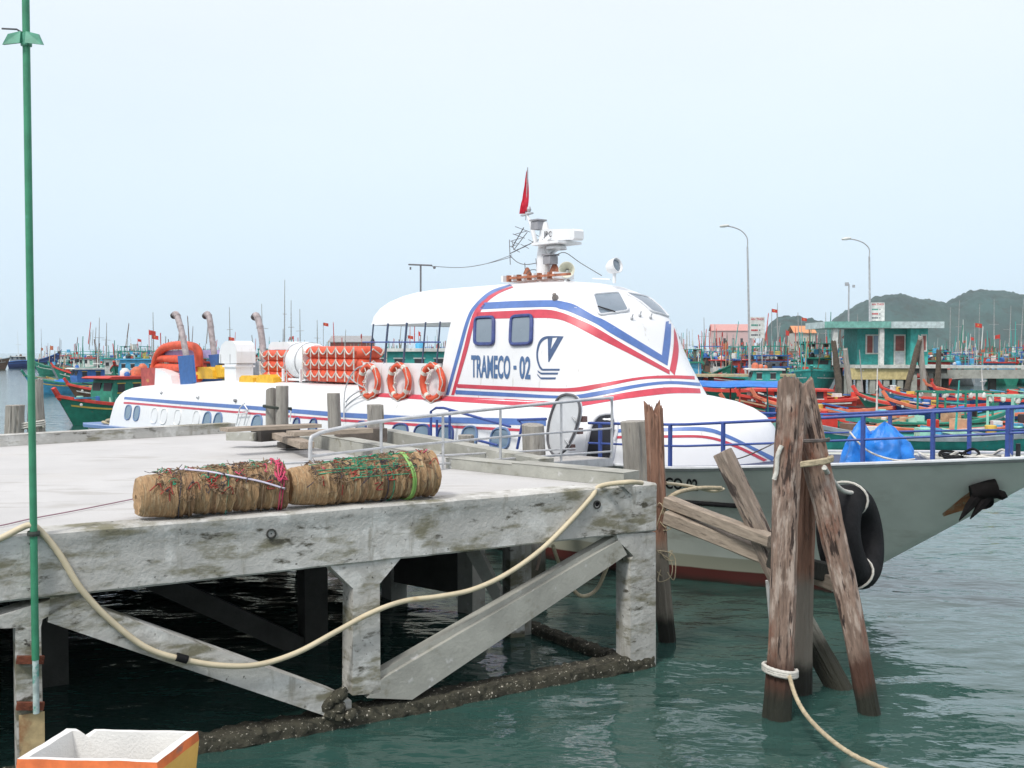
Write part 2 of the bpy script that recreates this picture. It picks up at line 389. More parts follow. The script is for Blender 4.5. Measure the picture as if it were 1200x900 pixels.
# second and third frames behind, right-hand side row, under-deck beams
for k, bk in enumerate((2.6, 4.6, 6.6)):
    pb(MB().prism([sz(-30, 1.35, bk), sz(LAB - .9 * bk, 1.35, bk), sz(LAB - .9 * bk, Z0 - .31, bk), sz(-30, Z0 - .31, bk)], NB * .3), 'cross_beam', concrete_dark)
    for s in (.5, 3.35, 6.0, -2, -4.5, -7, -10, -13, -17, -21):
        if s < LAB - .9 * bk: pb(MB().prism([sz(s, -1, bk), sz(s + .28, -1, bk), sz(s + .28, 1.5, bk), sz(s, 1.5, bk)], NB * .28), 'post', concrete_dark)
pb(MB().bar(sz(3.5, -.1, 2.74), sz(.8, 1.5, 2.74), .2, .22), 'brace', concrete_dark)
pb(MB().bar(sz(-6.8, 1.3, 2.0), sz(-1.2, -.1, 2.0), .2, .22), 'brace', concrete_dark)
for i in range(2, 8):
    a, b = EDGE[i], EDGE[i + 1] if i + 1 < len(EDGE) else farL
    d = (b - a).normalized(); nn = Vector((-d.y, d.x, 0))
    zlo = 1.45 if i < 3 else .25  # rear beams deepened, unseen, to darken water reflections below the deck
    a2 = Vector((a.x, a.y, zlo)); b2 = Vector((b.x, b.y, zlo))
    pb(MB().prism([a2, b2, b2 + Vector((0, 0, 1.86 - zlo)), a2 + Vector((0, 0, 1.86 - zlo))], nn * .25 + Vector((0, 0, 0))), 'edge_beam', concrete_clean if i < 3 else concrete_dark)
    pb(MB().box((a + nn * .14 + Vector((0, 0, 0))).to_tuple()[:2] + (.3,), (.26, .26, 2.5), atan2(d.y, d.x)), 'post', concrete_clean)
pb(crust(atz(620, 735, .05), atz(742, 781, .02), .16, .16, 4, 60, 12), 'tie_beam', barnacle, smooth=40)
pb(MB().bar(atd(560, 636, 12.6), atd(566, 700, 12.4), .05, .22, up=(0, 1, 0)), 'post', plank_m) if 0 else None
pb(MB().prism([atd(546, 648, 12.2), atd(562, 645, 12.2), atd(586, 692, 12.2), atd(586, 708, 12.2), atd(579, 706, 12.2)], (.03, .12, 0)), 'brace', concrete_clean)
pb(MB().box((atd(603, 680, 12.5).x, 12.5, .6), (.19, .19, 2.2), .4), 'post', concrete)
# curbs round the deck
def curb(a, b, h, wd, name='curb', m=concrete_clean, z=None):
    a, b = Vector(a), Vector(b); d = (b - a).normalized(); nn = Vector((-d.y, d.x, 0)); z = Z0 if z is None else z
    k = max(2, int((b - a).length / .25)); rows = []
    for i in range(k + 1):
        p = a.lerp(b, i / k); j = lambda q: .006 * noise.noise((p.x * 3, p.y * 3, q))
        rows.append([(p.x - nn.x * (0 + j(1)), p.y - nn.y * (0 + j(1)), z), (p.x - nn.x * j(2), p.y - nn.y * j(2), z + h - .012),
                     (p.x + nn.x * .012, p.y + nn.y * .012, z + h + j(3)), (p.x + nn.x * wd, p.y + nn.y * wd, z + h), (p.x + nn.x * wd, p.y + nn.y * wd, z - .2)])
    mb = MB().grid(rows); mb.f += [(0, 1, 2, 3, 4), tuple(len(mb.v) - 5 + i for i in range(5))[::-1]]; mb.m += [0, 0]
    return pb(mb, name, m, smooth=30)
def curbpx(p0, p1, h, wd, **k): return curb(atz(p0[0], p0[1], Z0), atz(p1[0], p1[1], Z0), h, wd, **k)
curbpx((731, 570.4), (600, 557), .15, -.3)
curbpx((600, 557), (522, 548.5), .13, -.3)
curbpx((478, 546.5), (367, 524), .20, -.26)
curbpx((276, 507), (-10, 524), .17, -.3, m=concrete)
curbpx((-10, 524), (-700, 564), .17, -.3, m=concrete)
# landing recess beams by the ferry
pb(MB().bar(atz(452, 512, 2.1), atz(640, 549, 1.98), .25, .26), 'landing_beam', concrete_clean)
pb(MB().bar(atz(500, 541, 1.92), atz(522, 524, 1.92), .35, .2), 'landing_beam', concrete_clean)
pb(MB().bar(atz(345, 519, 2.0), atz(452, 512, 1.98), .25, .2), 'landing_beam', concrete_clean)
# drain holes in the beam (short recessed pipe stubs)
for (x, y, r) in ((317, 625, .032), (698, 591, .032), (440, 625, .0), (715, 588, .0)):
    if r:
        p = fp(x, y); pb(MB().use(concrete_dark).lathe([(r + .014, -.01), (r + .014, .034), (r, .036), (r, .0)], p, -NB, 16).use(mat('pipe_hole', BLK, .9)).lathe([(r, .0), (.001, .002)], p + NB * -.02, -NB, 16), 'drain_pipe', concrete_dark, smooth=30)
# rust clamp bands on the left post
for (y) in (772, 826):
    p0 = fp(19, y) - NB * .03; p1 = fp(51, y) - NB * .03
    pb(MB().bar(p0, p1, .04, .06, up=(0, 0, 1)), 'clamp_band', rust)
pb(MB().prism([fp(22, 838) - NB * .016, fp(52, 833) - NB * .016, fp(53, 960) - NB * .016, fp(24, 975) - NB * .016], NB * .01), 'stained_sleeve', mat('stained_sleeve', (.50, .38, .2, 1), .8, .3, 5, spots=[((.3, .12, .05, 1), 3, .5, .7), ((.15, .14, .1, 1), 4, .55, .7)]))

# ---- green pole with bracket, strapped to the post
pc = fp(40, 735) - NB * .075
gp = root('green_pole', (pc.x, pc.y, 0), 0, 'tall thin green metal pole strapped to the left pier post', 'pole')
gx, gy = pc.x, pc.y
MB().tube([(0, 0, 1.05), (0, 0, 3), (0, 0, 5), (0, 0, 7.6)], .028, 12).build('pole', green_pole_m, gp, smooth=40)
MB().tube([(0, 0, .62), (0, 0, 1.06)], .024, 12).build('pole_foot', mat('foot_paint', (.45, .55, .53, 1), .7, .3, 8, spots=[((.12, .34, .28, 1), 9, .5, .6), ((.3, .1, .05, 1), 5, .62, .7)]), gp, smooth=40)
zb = atd(28, 47, gy).z
for sgn, tilt in ((-1, -.25), (1, .3)):
    p = [(sgn * .02, -.05, zb + .055), (sgn * .115, -.06, zb + .03), (sgn * .155, -.07, zb - .055), (sgn * .02, -.07, zb - .04)]
    MB().prism(p, (0, .035, .006)).build('bracket_plate', green_bracket_m, gp)
MB().lathe([(.03, -.05), (.042, -.045), (.042, .045), (.03, .05)], (0, 0, zb), n=12).build('collar', green_bracket_m, gp, smooth=40)
MB().tube([(-.16, -.06, zb + .07), (-.05, -.05, zb + .068), (-.02, -.04, zb + .05)], .007, 6).build('wire_hook', mat('dark_steel', (.06, .06, .065, 1), .5), gp)
MB().lathe([(.045, -.02), (.05, 0), (.045, .02)], (0, 0, atd(36, 625, gy).z), n=12).build('lashing', mat('dark_cord', (.05, .06, .05, 1), .9), gp)

# ---- polystyrene box in the corner
SHB = [(94, 769, 'fl')]
zt_ = 2.35
c0, c1, c2, c3 = atz(20, 889, zt_), atz(184, 893, zt_), atz(232, 857, zt_), atz(78, 854, zt_)
bx = root('fish_box', (c0.x, c0.y, zt_ - .42), 0, 'open yellow-taped polystyrene fish box in the bottom left corner', 'box')
def inset(P, k):
    c = sum(P, Vector()) / 4; return [p + (c - p).normalized() * k for p in P]
O4 = [c0, c1, c2, c3]; I4 = inset(O4, .03); dz = Vector((0, 0, -.42)); taper = [p + dz for p in inset(O4, .04)]
fl_ = [p + Vector((0, 0, -.37)) for p in inset(O4, .09)]
def wavy(P, n=14, amp=.004, seed=0):
    r = []
    for i in range(4):
        a, b = P[i], P[(i + 1) % 4]
        for k in range(n):
            q = a.lerp(b, k / n); r.append(q + Vector((0, 0, amp * noise.noise(q * 14 + Vector((seed, 0, 0))) - (.018 if (i == 2 and k == n - 2) else 0))))
    return r
styro = mat('polystyrene', (.74, .73, .70, 1), .8, .05, 6, .3, 120, spots=[((.42, .36, .32, 1), 5, .56, .74)])
tape = mat('yellow_tape', (.60, .36, .08, 1), .35, .12, 6, .15, 30, spots=[((.36, .2, .05, 1), 7, .58, .7)])
rim_t = mat('orange_rim', (.62, .15, .04, 1), .5, .25, 10, spots=[((.2, .12, .1, 1), 8, .6, .7)])
Ow, Iw = wavy(O4), wavy(I4); Oe = [p + Vector((0, 0, -.028)) for p in wavy(inset(O4, -.003), amp=.002)]
MB().grid([[p for p in Ow], Iw, [a for a in wavy(fl_)]], True).add(fl_, [(3, 2, 1, 0)]).build('liner', styro, bx, world=True)
MB().grid([Ow, Oe], True).build('rim_tape', rim_t, bx, world=True)
MB().grid([Oe, wavy(taper)], True).add([p for p in taper], [(0, 1, 2, 3)]).build('box_wall', tape, bx, world=True)
# boat deck edge of the photographer's own quay on which the box stands (unseen except under the box; extended to block sky light towards the pier)
qz = zt_ - .425
MB().box((-1.5, -1.5, qz - .15), (13, 9.0, .3)).build('near_quay', concrete_deck, kind='structure')

# ================================================================== THE FERRY
UF = Vector((sin(radians(40)), -cos(radians(40)), 0)); VF = Vector((-UF.y, UF.x, 0))
OF = Vector((2.31, 14.6, 0)) + VF * 2
FM = Matrix.Translation(OF) @ Matrix.Rotation(atan2(UF.y, UF.x), 4, 'Z'); FI = FM.inverted()
ferry = root('ferry', OF, atan2(UF.y, UF.x), 'white passenger ferry with red and blue stripes moored behind the pier', 'ferry')
def lray(px, py):
    o = FI @ CAMP; d = (FI.to_3x3() @ ray(px, py)).normalized(); return o, d
def lw(px, py, wv):                         # pixel -> ferry coordinates on the plane y = wv
    o, d = lray(px, py); return o + d * ((wv - o.y) / d.y)
def lz(px, py, z):
    o, d = lray(px, py); return o + d * ((z - o.z) / d.z)
def interp(T, x):
    if x <= T[0][0]: return T[0][1]
    for (a, b), (c, d) in zip(T, T[1:]):
        if x <= c: return b + (d - b) * (x - a) / (c - a)
    return T[-1][1]
white = mat('white_paint', (.80, .81, .82, 1), .38, .02, 3, .03, 8, spots=[((.64, .65, .64, 1), 1.1, .58, .85, (1, 1, .5)), ((.46, .38, .30, 1), 7, .69, .77, (2.5, 2, .5)), ((.58, .57, .53, 1), 3.2, .60, .72, (3, 3, .35))])
blue_s = mat('stripe_blue', (.085, .17, .43, 1), .4, .1, 5)
red_s = mat('stripe_red', (.55, .055, .085, 1), .4, .1, 5)
navy = mat('navy_paint', (.045, .07, .22, 1), .45, .2, 8, spots=[((.10, .13, .3, 1), 12, .6, .72)])
glass = mat('window_glass', (.20, .25, .30, 1), .12, .05, 2, spec=.8)
glass_side = mat('side_glass', (.17, .25, .33, 1), .2, .05, 2, spec=.7)
SHEER = [(-26, 1.06), (-19.5, 1.24), (-10, 1.50), (-2, 1.76), (0, 1.83), (1.6, 1.97), (4.8, 2.26)]
sheer = lambda a: interp(SHEER, a)
def bs(a): return 2.08 if a < -2 else 2.08 * max(0.0, 1 - ((a + 2) / 6.75) ** 2.1) + .02
def stem(a): return (a - 1.3) * .66
def bw(a): return 1.8 if a < -8 else 1.85 * max(0, 1 - ((a + 8) / 9.32) ** 3.8)
def hull_pt(a, t):
    zs = sheer(a)
    if a < 1.3:
        zb = -.7; z = zb + (zs - zb) * t; u = max(0, z) / zs
        b = bw(a) + (bs(a) - bw(a)) * u ** 1.15
        if z < 0: b = bw(a) * (1 + z * .5)
        return b, z
    zb = min(stem(a), zs - .02); z = zb + (zs - zb) * t
    return bs(a) * t ** .95 + .004, z
As = [-25.6 + .6 * i for i in range(38)] + [-2.8 + .25 * i for i in range(29)] + [4.4, 4.6, 4.72]
def hull_loft():
    rows = []
    for a in As:
        P = [hull_pt(a, k / 12) for k in range(13)]
        rows.append([(a, -b, z) for b, z in P[::-1]] + [(a, b, z) for b, z in P])
    return rows
def hull_mat():
    m = mat('hull_grey', (.60, .625, .565, 1), .5, .08, 1.2, .15, 2.0, spots=[((.34, .33, .27, 1), .9, .55, .8, (1, 1, 3)), ((.30, .16, .07, 1), 3.2, .70, .80, (1, 1, .4))])
    m = m.copy(); t = m.node_tree; b = t.nodes['Principled BSDF']; src = b.inputs['Base Color'].links[0].from_socket
    tcn = t.nodes.new('ShaderNodeTexCoord'); sp = t.nodes.new('ShaderNodeSeparateXYZ'); t.links.new(tcn.outputs['Object'], sp.inputs[0])
    nn = t.nodes.new('ShaderNodeTexNoise'); nn.inputs['Scale'].default_value = 3; t.links.new(tcn.outputs['Object'], nn.inputs['Vector'])
    def band(src, col, z0, soft, dirn=-1, wob=0.0):
        ad = t.nodes.new('ShaderNodeMath'); ad.operation = 'MULTIPLY_ADD'; t.links.new(nn.outputs['Fac'], ad.inputs[0]); ad.inputs[1].default_value = wob; t.links.new(sp.outputs['Z'], ad.inputs[2])
        r = t.nodes.new('ShaderNodeMapRange'); t.links.new(ad.outputs[0], r.inputs[0]); r.inputs[1].default_value = z0; r.inputs[2].default_value = z0 + soft; r.inputs[3].default_value = 1; r.inputs[4].default_value = 0
        x = t.nodes.new('ShaderNodeMix'); x.data_type = 'RGBA'; t.links.new(r.outputs[0], x.inputs[0]); t.links.new(src, x.inputs[6]); x.inputs[7].default_value = col; return x.outputs[2]
    s = band(src, (.40, .395, .31, 1), .42, .02)
    s = band(s, (.11, .022, .018, 1), .22, .02, wob=.02)
    s = band(s, (.02, .02, .014, 1), .06, .12, wob=.15)
    t.links.new(s, b.inputs['Base Color']); return m
hull_m = hull_mat()
rows = hull_loft(); rows_h = rows; mb = MB().grid(rows)
mb.f.append(tuple(range(26))); mb.m.append(0)
ho_ = mb.build('hull', hull_m, ferry, smooth=50)
hull_bvh = BVHTree.FromPolygons([Vector(v) for v in mb.v], mb.f)
# gunwale rail strip, deck
g = MB()
for sg in (-1, 1): g.tube([(a, sg * bs(a), sheer(a)) for a in As], .022, 6)
g.build('gunwale', mat('gunwale_white', (.62, .64, .66, 1), .5, .1), ferry, smooth=50)
d = MB(); d.grid([[(a, -bs(a) + .01, sheer(a) - .05), (a, bs(a) - .01, sheer(a) - .05)] for a in As])
d.build('deck', mat('deck_blue', (.035, .05, .11, 1), .6, .3, 4), ferry)
rs_ = MB()
for sg in (-1, 1): rs_.tube([(hull_pt(a, 1)[0] and a, sg * (bw(a) + (bs(a) - bw(a)) * ((1.30 + (a + 0) * .012) / sheer(a)) ** 1.15 + .012), 1.30 + a * .012) for a in As if -12 < a < .75], .038, 6)
rs_.build('rubbing_strake', rubber, ferry, smooth=60)
# swim platform at the stern
MB().prism([(-26.6, -1.9, .98), (-25.4, -2.25, 1.0), (-19.4, -2.2, 1.16), (-19.4, 2.2, 1.16), (-25.4, 2.25, 1.0), (-26.6, 1.9, .98)], (0, 0, .09)).build('stern_platform', mat('platform_blue', (.12, .21, .42, 1), .5, .1), ferry)

# ---- superstructure: stacked plan rings
def plan_ring(z, Bh, ab, asx, af, p, nb=16, nf=18, top=None, ab_round=0):
    pts = []
    aa = [ab + (asx - ab) * i / nb for i in range(nb)]
    th = [pi / 2 * i / nf for i in range(nf + 1)]
    near = [(a, Bh) for a in aa] + [(asx + (af - asx) * sin(t) ** (2 / p), Bh * cos(t) ** (2 / p) if t < pi / 2 - 1e-6 else 0) for t in th]
    if ab_round:
        near = [(ab + (ab_round) * (1 - cos(pi / 2 * i / 6)), Bh * sin(pi / 2 * i / 6) if i else 0) for i in range(7)] + [q for q in near if q[0] > ab + ab_round + .02]
    zf = z if callable(z) else (lambda a: z)
    ring = [(a, -b, zf(a)) for a, b in near] + [(a, b, zf(a)) for a, b in near[::-1][1:]]
    return ring
def body_top(a): return interp([(-24.5, 2.36), (-22, 2.46), (-17, 2.70), (-8, 2.78), (-2, 2.80), (.6, 2.8)], a)
QS = [(0.0, 2.0, -23.7, .08), (.25, 1.97, -23.62, .04), (.5, 1.92, -23.5, -.04), (.66, 1.87, -23.4, -.2), (.78, 1.80, -23.25, -.44), (.87, 1.70, -23.1, -.76), (.94, 1.52, -22.9, -1.2), (.98, 1.30, -22.6, -1.6), (1.0, 1.0, -22.3, -2.0)]
low = []
for q, Bh, ab, af in QS:
    low.append(plan_ring(lambda a, q=q: (sheer(a) - .06) + (body_top(a) - sheer(a) + .06) * q, Bh, ab, -4.4, af, 2.35, nb=40, nf=26))
mb = MB().grid(low, True)
n = len(low[0]); h = n // 2; o_ = (len(low) - 1) * n; mid = [(low[-1][j][0], 0, low[-1][j][2] + .05) for j in range(h + 1)]
mo = len(mb.v); mb.v += mid
for j in range(h):
    mb.f.append((o_ + j, o_ + j + 1, mo + j + 1, mo + j)); mb.m.append(0)
    k, k2 = (n - j) % n, n - j - 1
    if j > 0: mb.f.append((mo + j, mo + j + 1, o_ + k2 + 0 if True else 0, o_ + (n - j))) if n - j - 1 >= 0 else None; mb.m.append(0)
mb.m = [0] * len(mb.f)
LOWV, LOWF = [Vector(v) for v in mb.v], list(mb.f)
mb.build('cabin_body', white, ferry, smooth=60)
# upper shell
UP = [(2.55, 1.66, -1.42), (2.9, 1.64, -1.70), (3.25, 1.61, -1.95), (3.6, 1.57, -2.15), (3.9, 1.52, -2.28), (4.06, 1.485, -2.40), (4.25, 1.42, -2.56), (4.42, 1.30, -2.76), (4.56, 1.14, -3.0), (4.68, .92, -3.32), (4.76, .68, -3.75), (4.81, .42, -4.3)]
XB = -6.2
lo_r = [plan_ring(z, B_, XB + (z - 2.55) * .12, -5.0, af, 3.0, nb=6, nf=30) for z, B_, af in UP[:6]]
mbu = MB().grid(lo_r, True)
UV_, UF_ = [Vector(v) for v in mbu.v], list(mbu.f)
mbu.build('wheelhouse_wall', white, ferry, smooth=50)
roof_r = []
for z, B_, af in UP[5:]:
    k = (z - 4.06) / .75
    roof_r.append(plan_ring(z, B_, -9.3 + .75 * k ** 3, -5.0, af, 3.0, nb=14, nf=30, ab_round=.5))
mbr = MB().grid(roof_r, True)
nR = len(roof_r[0]); top = len(mbr.v) - nR; ctr = [(p[0], 0, 4.845) for p in roof_r[-1][:nR // 2 + 1]]; mo = len(mbr.v); mbr.v += ctr
for j in range(nR // 2):
    mbr.f.append((top + j, top + j + 1, mo + j + 1, mo + j)); mbr.m.append(0)
    mbr.f.append((mo + j, mo + j + 1, top + (nR - j - 1) % nR, top + (nR - j) % nR)); mbr.m.append(0)
# underside of canopy
und = [(p[0] + .02, p[1] * .97, 4.06) for p in roof_r[0] if p[0] < -5.6]
mbr.add([(-9.1, -1.2, 4.07), (-5.5, -1.44, 4.07), (-5.5, 1.44, 4.07), (-9.1, 1.2, 4.07)], [(0, 3, 2, 1)])
RV, RF = [Vector(v) for v in mbr.v], list(mbr.f)
mbr.build('roof', white, ferry, smooth=60)
allv = LOWV + UV_ + RV
allf = LOWF + [tuple(i + len(LOWV) for i in f) for f in UF_] + [tuple(i + len(LOWV) + len(UV_) for i in f) for f in RF]
SB = BVHTree.FromPolygons(allv, allf)
def hit(px, py, bvh=None):
    o, d = lray(px, py); r = (bvh or SB).ray_cast(o, d, 80)
    if r[0] is None: return None
    n_ = r[1] if r[1].dot(d) < 0 else -r[1]
    return r[0], n_
def mirror(mb):
    k = len(mb.v); keep = [i for i, f in enumerate(mb.f) if all(mb.v[j][1] < -1.0 for j in f)]; mb.v += [(x, -y, z) for x, y, z in mb.v[:k]]
    mb.f += [tuple(i + k for i in mb.f[q])[::-1] for q in keep]; mb.m += [mb.m[q] for q in keep]; return mb
def resample(P, n):
    P = [Vector((p[0], p[1])) for p in P]; L = [0]
    for a, b in zip(P, P[1:]): L.append(L[-1] + (b - a).length)
    out = []
    for i in range(n + 1):
        s = L[-1] * i / n
        for j in range(len(P) - 1):
            if s <= L[j + 1] + 1e-6:
                out.append(P[j].lerp(P[j + 1], (s - L[j]) / max(1e-6, L[j + 1] - L[j]))); break
    return out
def smooth2(P, k=5): return [(v.x, v.y) for v in catmull([(p[0], p[1], 0) for p in P], k)]
def strip(mb, top, bot, off=.006, n=40, m=2, bvh=None, sm=True):
    if sm and len(top) > 2: top, bot = smooth2(top), smooth2(bot)
    T, B_ = resample(top, n), resample(bot, n); rows = []
    for a, b in zip(T, B_):
        row = []
        for k in range(m + 1):
            q = a.lerp(b, k / m); r = hit(q.x, q.y, bvh)
            row.append(None if r is None else r[0] + r[1] * off)
        rows.append(row if all(row) else None)
    for r0, r1 in zip(rows, rows[1:]):
        if r0 and r1 and max((r0[i] - r1[i]).length for i in range(m + 1)) < 2.2: mb.grid([r0, r1])
    return mb
ub = MB().use(blue_s); 
strip(ub, [(568, 354.7), (606.7, 352.7), (646.7, 352), (662, 354), (675, 358), (696, 370), (709.5, 376), (744, 397), (775.5, 416.5)], [(562, 362.7), (606.7, 360.7), (646.7, 360), (656, 362), (668, 365.5), (697.5, 379), (715, 390), (735, 401.5), (782, 428.5)], n=90)
strip(ub, [(775.5, 416.5), (778, 395), (780.5, 374)], [(782, 428.5), (785.6, 400), (786.2, 372)], n=14)
# arc stripe, outer
strip(ub, [(597.5, 333.5), (575, 341), (557.5, 356), (547.5, 372.5), (536, 412.5), (522.5, 462.5)], [(600, 334.5), (578, 344), (561, 358.5), (551, 374), (540, 412.5), (526, 463)], n=50)
strip(ub, [(534, 457), (600, 460.5), (662.5, 463.7), (700, 458.7), (750, 450), (785, 446.7), (820, 448.7)], [(534, 462), (600, 465), (672.5, 467), (707.5, 462.5), (750, 453.7), (785, 450), (821, 452.5)], n=80)
strip(ub, [(146, 465), (200, 469), (300, 476), (400, 483.5), (500, 488.5), (640, 491)], [(145.5, 468), (200, 473), (300, 480.5), (400, 489), (500, 495), (640, 499)], n=70, sm=False)
strip(ub, [(720, 503), (779, 501.5), (826, 501), (852, 509), (881, 523), (912, 538)], [(720, 507), (779, 505.5), (826, 505.5), (852, 513.5), (881, 527), (909, 543)], n=40)
mirror(ub).build('blue_stripe', blue_s, ferry, smooth=60)
rb = MB()
strip(rb, [(560, 366), (604, 364), (636, 362.7), (654.7, 365.3), (675, 373), (697.5, 383.5), (735, 406), (784.5, 434)], [(556, 374), (604, 373), (628, 372.7), (650.7, 373.6), (668, 379), (700.5, 396), (744, 418), (784.5, 439)], n=90)
strip(rb, [(784.5, 434), (788, 415), (789.5, 400), (789.5, 384)], [(790.5, 440), (794, 422), (795, 407), (792.3, 391)], n=14)
strip(rb, [(600, 335.5), (582, 342), (567.5, 351), (556, 365), (550, 382.5), (542.5, 412.5), (529, 463)], [(602, 337), (586, 343.5), (572.5, 353), (562.5, 366.5), (555, 382.5), (547.5, 412.5), (532.5, 463)], n=50)
strip(rb, [(536, 450), (600, 453), (662.5, 455), (700, 450), (750, 442), (785, 440), (817, 441)], [(536, 454.5), (600, 457.5), (675, 459), (705, 454), (750, 445), (785, 443.7), (817.5, 445)], n=80)
strip(rb, [(440, 460.5), (520, 464), (600, 468), (645, 471), (664, 472.5), (682.5, 470), (712.5, 463.7), (750, 457.5), (785, 454), (820, 455.5)], [(440, 465), (520, 470), (600, 475), (645, 478), (664, 478), (682.5, 476), (725, 468.7), (762.5, 463.7), (790, 461), (821, 461)], n=110)
strip(rb, [(145, 471), (150, 471), (300, 483.7), (400, 491), (500, 497), (620, 503)], [(145, 473.2), (150, 473.4), (300, 486.2), (400, 494), (500, 500.2), (620, 506)], n=70, sm=False)
strip(rb, [(720, 511), (783, 510), (829, 511), (864, 522), (903, 541)], [(720, 514), (783, 513), (829, 514), (864, 525.5), (899, 543)], n=40)
mirror(rb).build('red_stripe', red_s, ferry, smooth=60)
# ---- windows
def quad_pt(Q, u, v): return (Vector(Q[0]) * (1 - u) + Vector(Q[1]) * u) * (1 - v) + (Vector(Q[3]) * (1 - u) + Vector(Q[2]) * u) * v
def outline(Q, e=5, n=28):
    r = []
    for i in range(n):
        t = 2 * pi * i / n; c, s = cos(t), sin(t)
        r.append(quad_pt(Q, .5 + .5 * math.copysign(abs(c) ** (2 / e), c), .5 + .5 * math.copysign(abs(s) ** (2 / e), s)))
    return r
def pane(Q, off, e=5, bvh=None):
    ol = outline(Q, e); c = sum(ol, Vector((0, 0))) / len(ol); mb = MB(); rows = []
    for k in (1, .6, .25, .02):
        row = []
        for p in ol:
            q = c.lerp(p, k); r = hit(q.x, q.y, bvh)
            if r is None: return None, None
            row.append(r[0] + r[1] * off)
        rows.append(row)
    return mb.grid(rows, True), rows[0]
def window(Q, e, frame_m, fr, off, pane_m, name='window', both=True):
    p, edge = pane(Q, off, e)
    if p is None: print('window miss', Q); return
    for m_ in ((0, 1) if both else (0,)):
        sg = -1 if m_ else 1
        f = MB().tube([Vector((q.x, q.y * sg, q.z)) for q in edge], fr, 6, closed=True)
        if m_: pp = MB().add([(x, -y, z) for x, y, z in p.v], [f_[::-1] for f_ in p.f])
        else: pp = p
        fo = f.build(name, frame_m, ferry, smooth=60); pp.build('pane', pane_m, fo, smooth=40)
window([(558.5, 373), (580, 372), (579.5, 403.5), (557.5, 403.5)], 7, navy, .035, .03, glass)
window([(600.5, 371.5), (624.5, 370), (623.5, 403), (599, 404)], 7, navy, .035, .03, glass)
window([(694.5, 345.5), (726, 343), (737, 364.5), (702, 369.5)], 9, mat('seal_white', (.72, .73, .75, 1), .4, .05), .022, .014, glass, 'windscreen')
for sx in ([(148, 475), (155, 475), (153, 491), (146, 492)], [(158.5, 476), (165, 476), (162.5, 492.5), (156, 493)]):
    window(sx, 3, mat('frame_blue', (.16, .25, .42, 1), .5, .1), .02, .012, glass_side, 'side_window')
for (x0, x1, y0, y1) in ((238, 248, 483, 503), (250.5, 261, 484, 504), (295, 308, 486.5, 507), (343, 352, 490, 510), (362, 372, 491, 511), (386, 399, 492, 512), (417, 430, 494, 514), (435, 447, 495, 515), (459, 479, 497, 518), (485, 504, 498, 520), (513, 532, 499, 521), (541, 560, 500, 523), (575, 598, 502, 526)):
    window([(x0 + 3, y0), (x1, y0), (x1 - 1, y1), (x0 - 1.5, y1)], 3, navy if 400 < x0 < 520 or 340 < x0 < 365 else mat('frame_blue', (.16, .25, .42, 1), .5, .1), .024, .014, glass_side, 'side_window')
for x0 in (176, 187, 203, 225):          # unglazed raised outlines between the windows
    q = [(x0 + 3, 478 + (x0 - 176) * .07), (x0 + 10, 478.5 + (x0 - 176) * .07), (x0 + 7.5, 496 + (x0 - 176) * .07), (x0, 496 + (x0 - 176) * .07)]
    window(q, 3, white, .018, .006, white, 'blanked_window')
# wipers
for (a, b) in (((700, 361), (720, 367)), ((766, 366), (778, 358))):
    ha, hb_ = hit(*a), hit(*b)
    if ha and hb_: MB().tube([ha[0] + ha[1] * .05, hb_[0] + hb_[1] * .04], .012, 6).build('wiper', mat('black_plastic', (.02, .02, .022, 1), .5), ferry)
for p in ((740, 374), (749.5, 370.5), (762, 373)):
    r = hit(*p)
    if r: MB().lathe([(.03, 0), (.028, .03), (.012, .04), (.012, .09), (.001, .1)], r[0], r[1] + Vector((0, 0, 1)), 10).build('washer_fitting', galv, ferry, smooth=40)
r = hit(651, 350)
MB().lathe([(.06, -.02), (.06, .04), (.035, .07), (.035, .10), (.001, .12)], r[0], r[1] + Vector((0, 0, .5)), 12).build('side_lamp', mat('lamp_grey', (.25, .22, .2, 1), .5), ferry, smooth=40)
# ---- lettering
def text_tris(s, size=1, bold=.02, sx=1):
    cu = bpy.data.curves.new('txt', 'FONT'); cu.body = s; cu.size = size; cu.offset = bold; cu.resolution_u = 4
    ob = bpy.data.objects.new('txt', cu); me = bpy.data.meshes.new_from_object(ob)
    V = [v.co.copy() for v in me.vertices]; Fc = [tuple(p.vertices) for p in me.polygons]
    bpy.data.objects.remove(ob); bpy.data.curves.remove(cu); bpy.data.meshes.remove(me)
    x0, x1 = min(v.x for v in V), max(v.x for v in V); y0, y1 = min(v.y for v in V), max(v.y for v in V)
    return [((v.x - x0) / (x1 - x0), (v.y - y0) / (y1 - y0)) for v in V], Fc
def text_on(s, Q, m, off=.009, bvh=None, bold=.02, name='lettering', mir=True):
    """Q = tl, tr, br, bl pixels of the lettering's box"""
    P, Fc = text_tris(s, bold=bold); vs = []
    for u, v in P:
        q = quad_pt(Q, u, 1 - v); r = hit(q.x, q.y, bvh)
        if r is None: print('text miss', s); return
        vs.append(r[0] + r[1] * off)
    return MB().add(vs, Fc).build(name, m, ferry)
letter = mat('letter_blue', (.075, .15, .30, 1), .45, .15, 30)
text_on('TRAMECO', [(552.5, 416), (598.5, 416.8), (598, 444.5), (552.5, 442.5)], letter, bold=.03)
text_on('02', [(609, 417), (622.5, 418), (621.8, 445), (609, 444)], letter, bold=.03)
text_on('-', [(602, 428.5), (605.5, 428.5), (605.5, 433), (602, 433)], letter)
text_on('TRAMECO-02', [(737, 556), (818, 561), (818, 575), (737, 569)], mat('letter_black', BLK, .6), bvh=hull_bvh, bold=.03, off=.012)
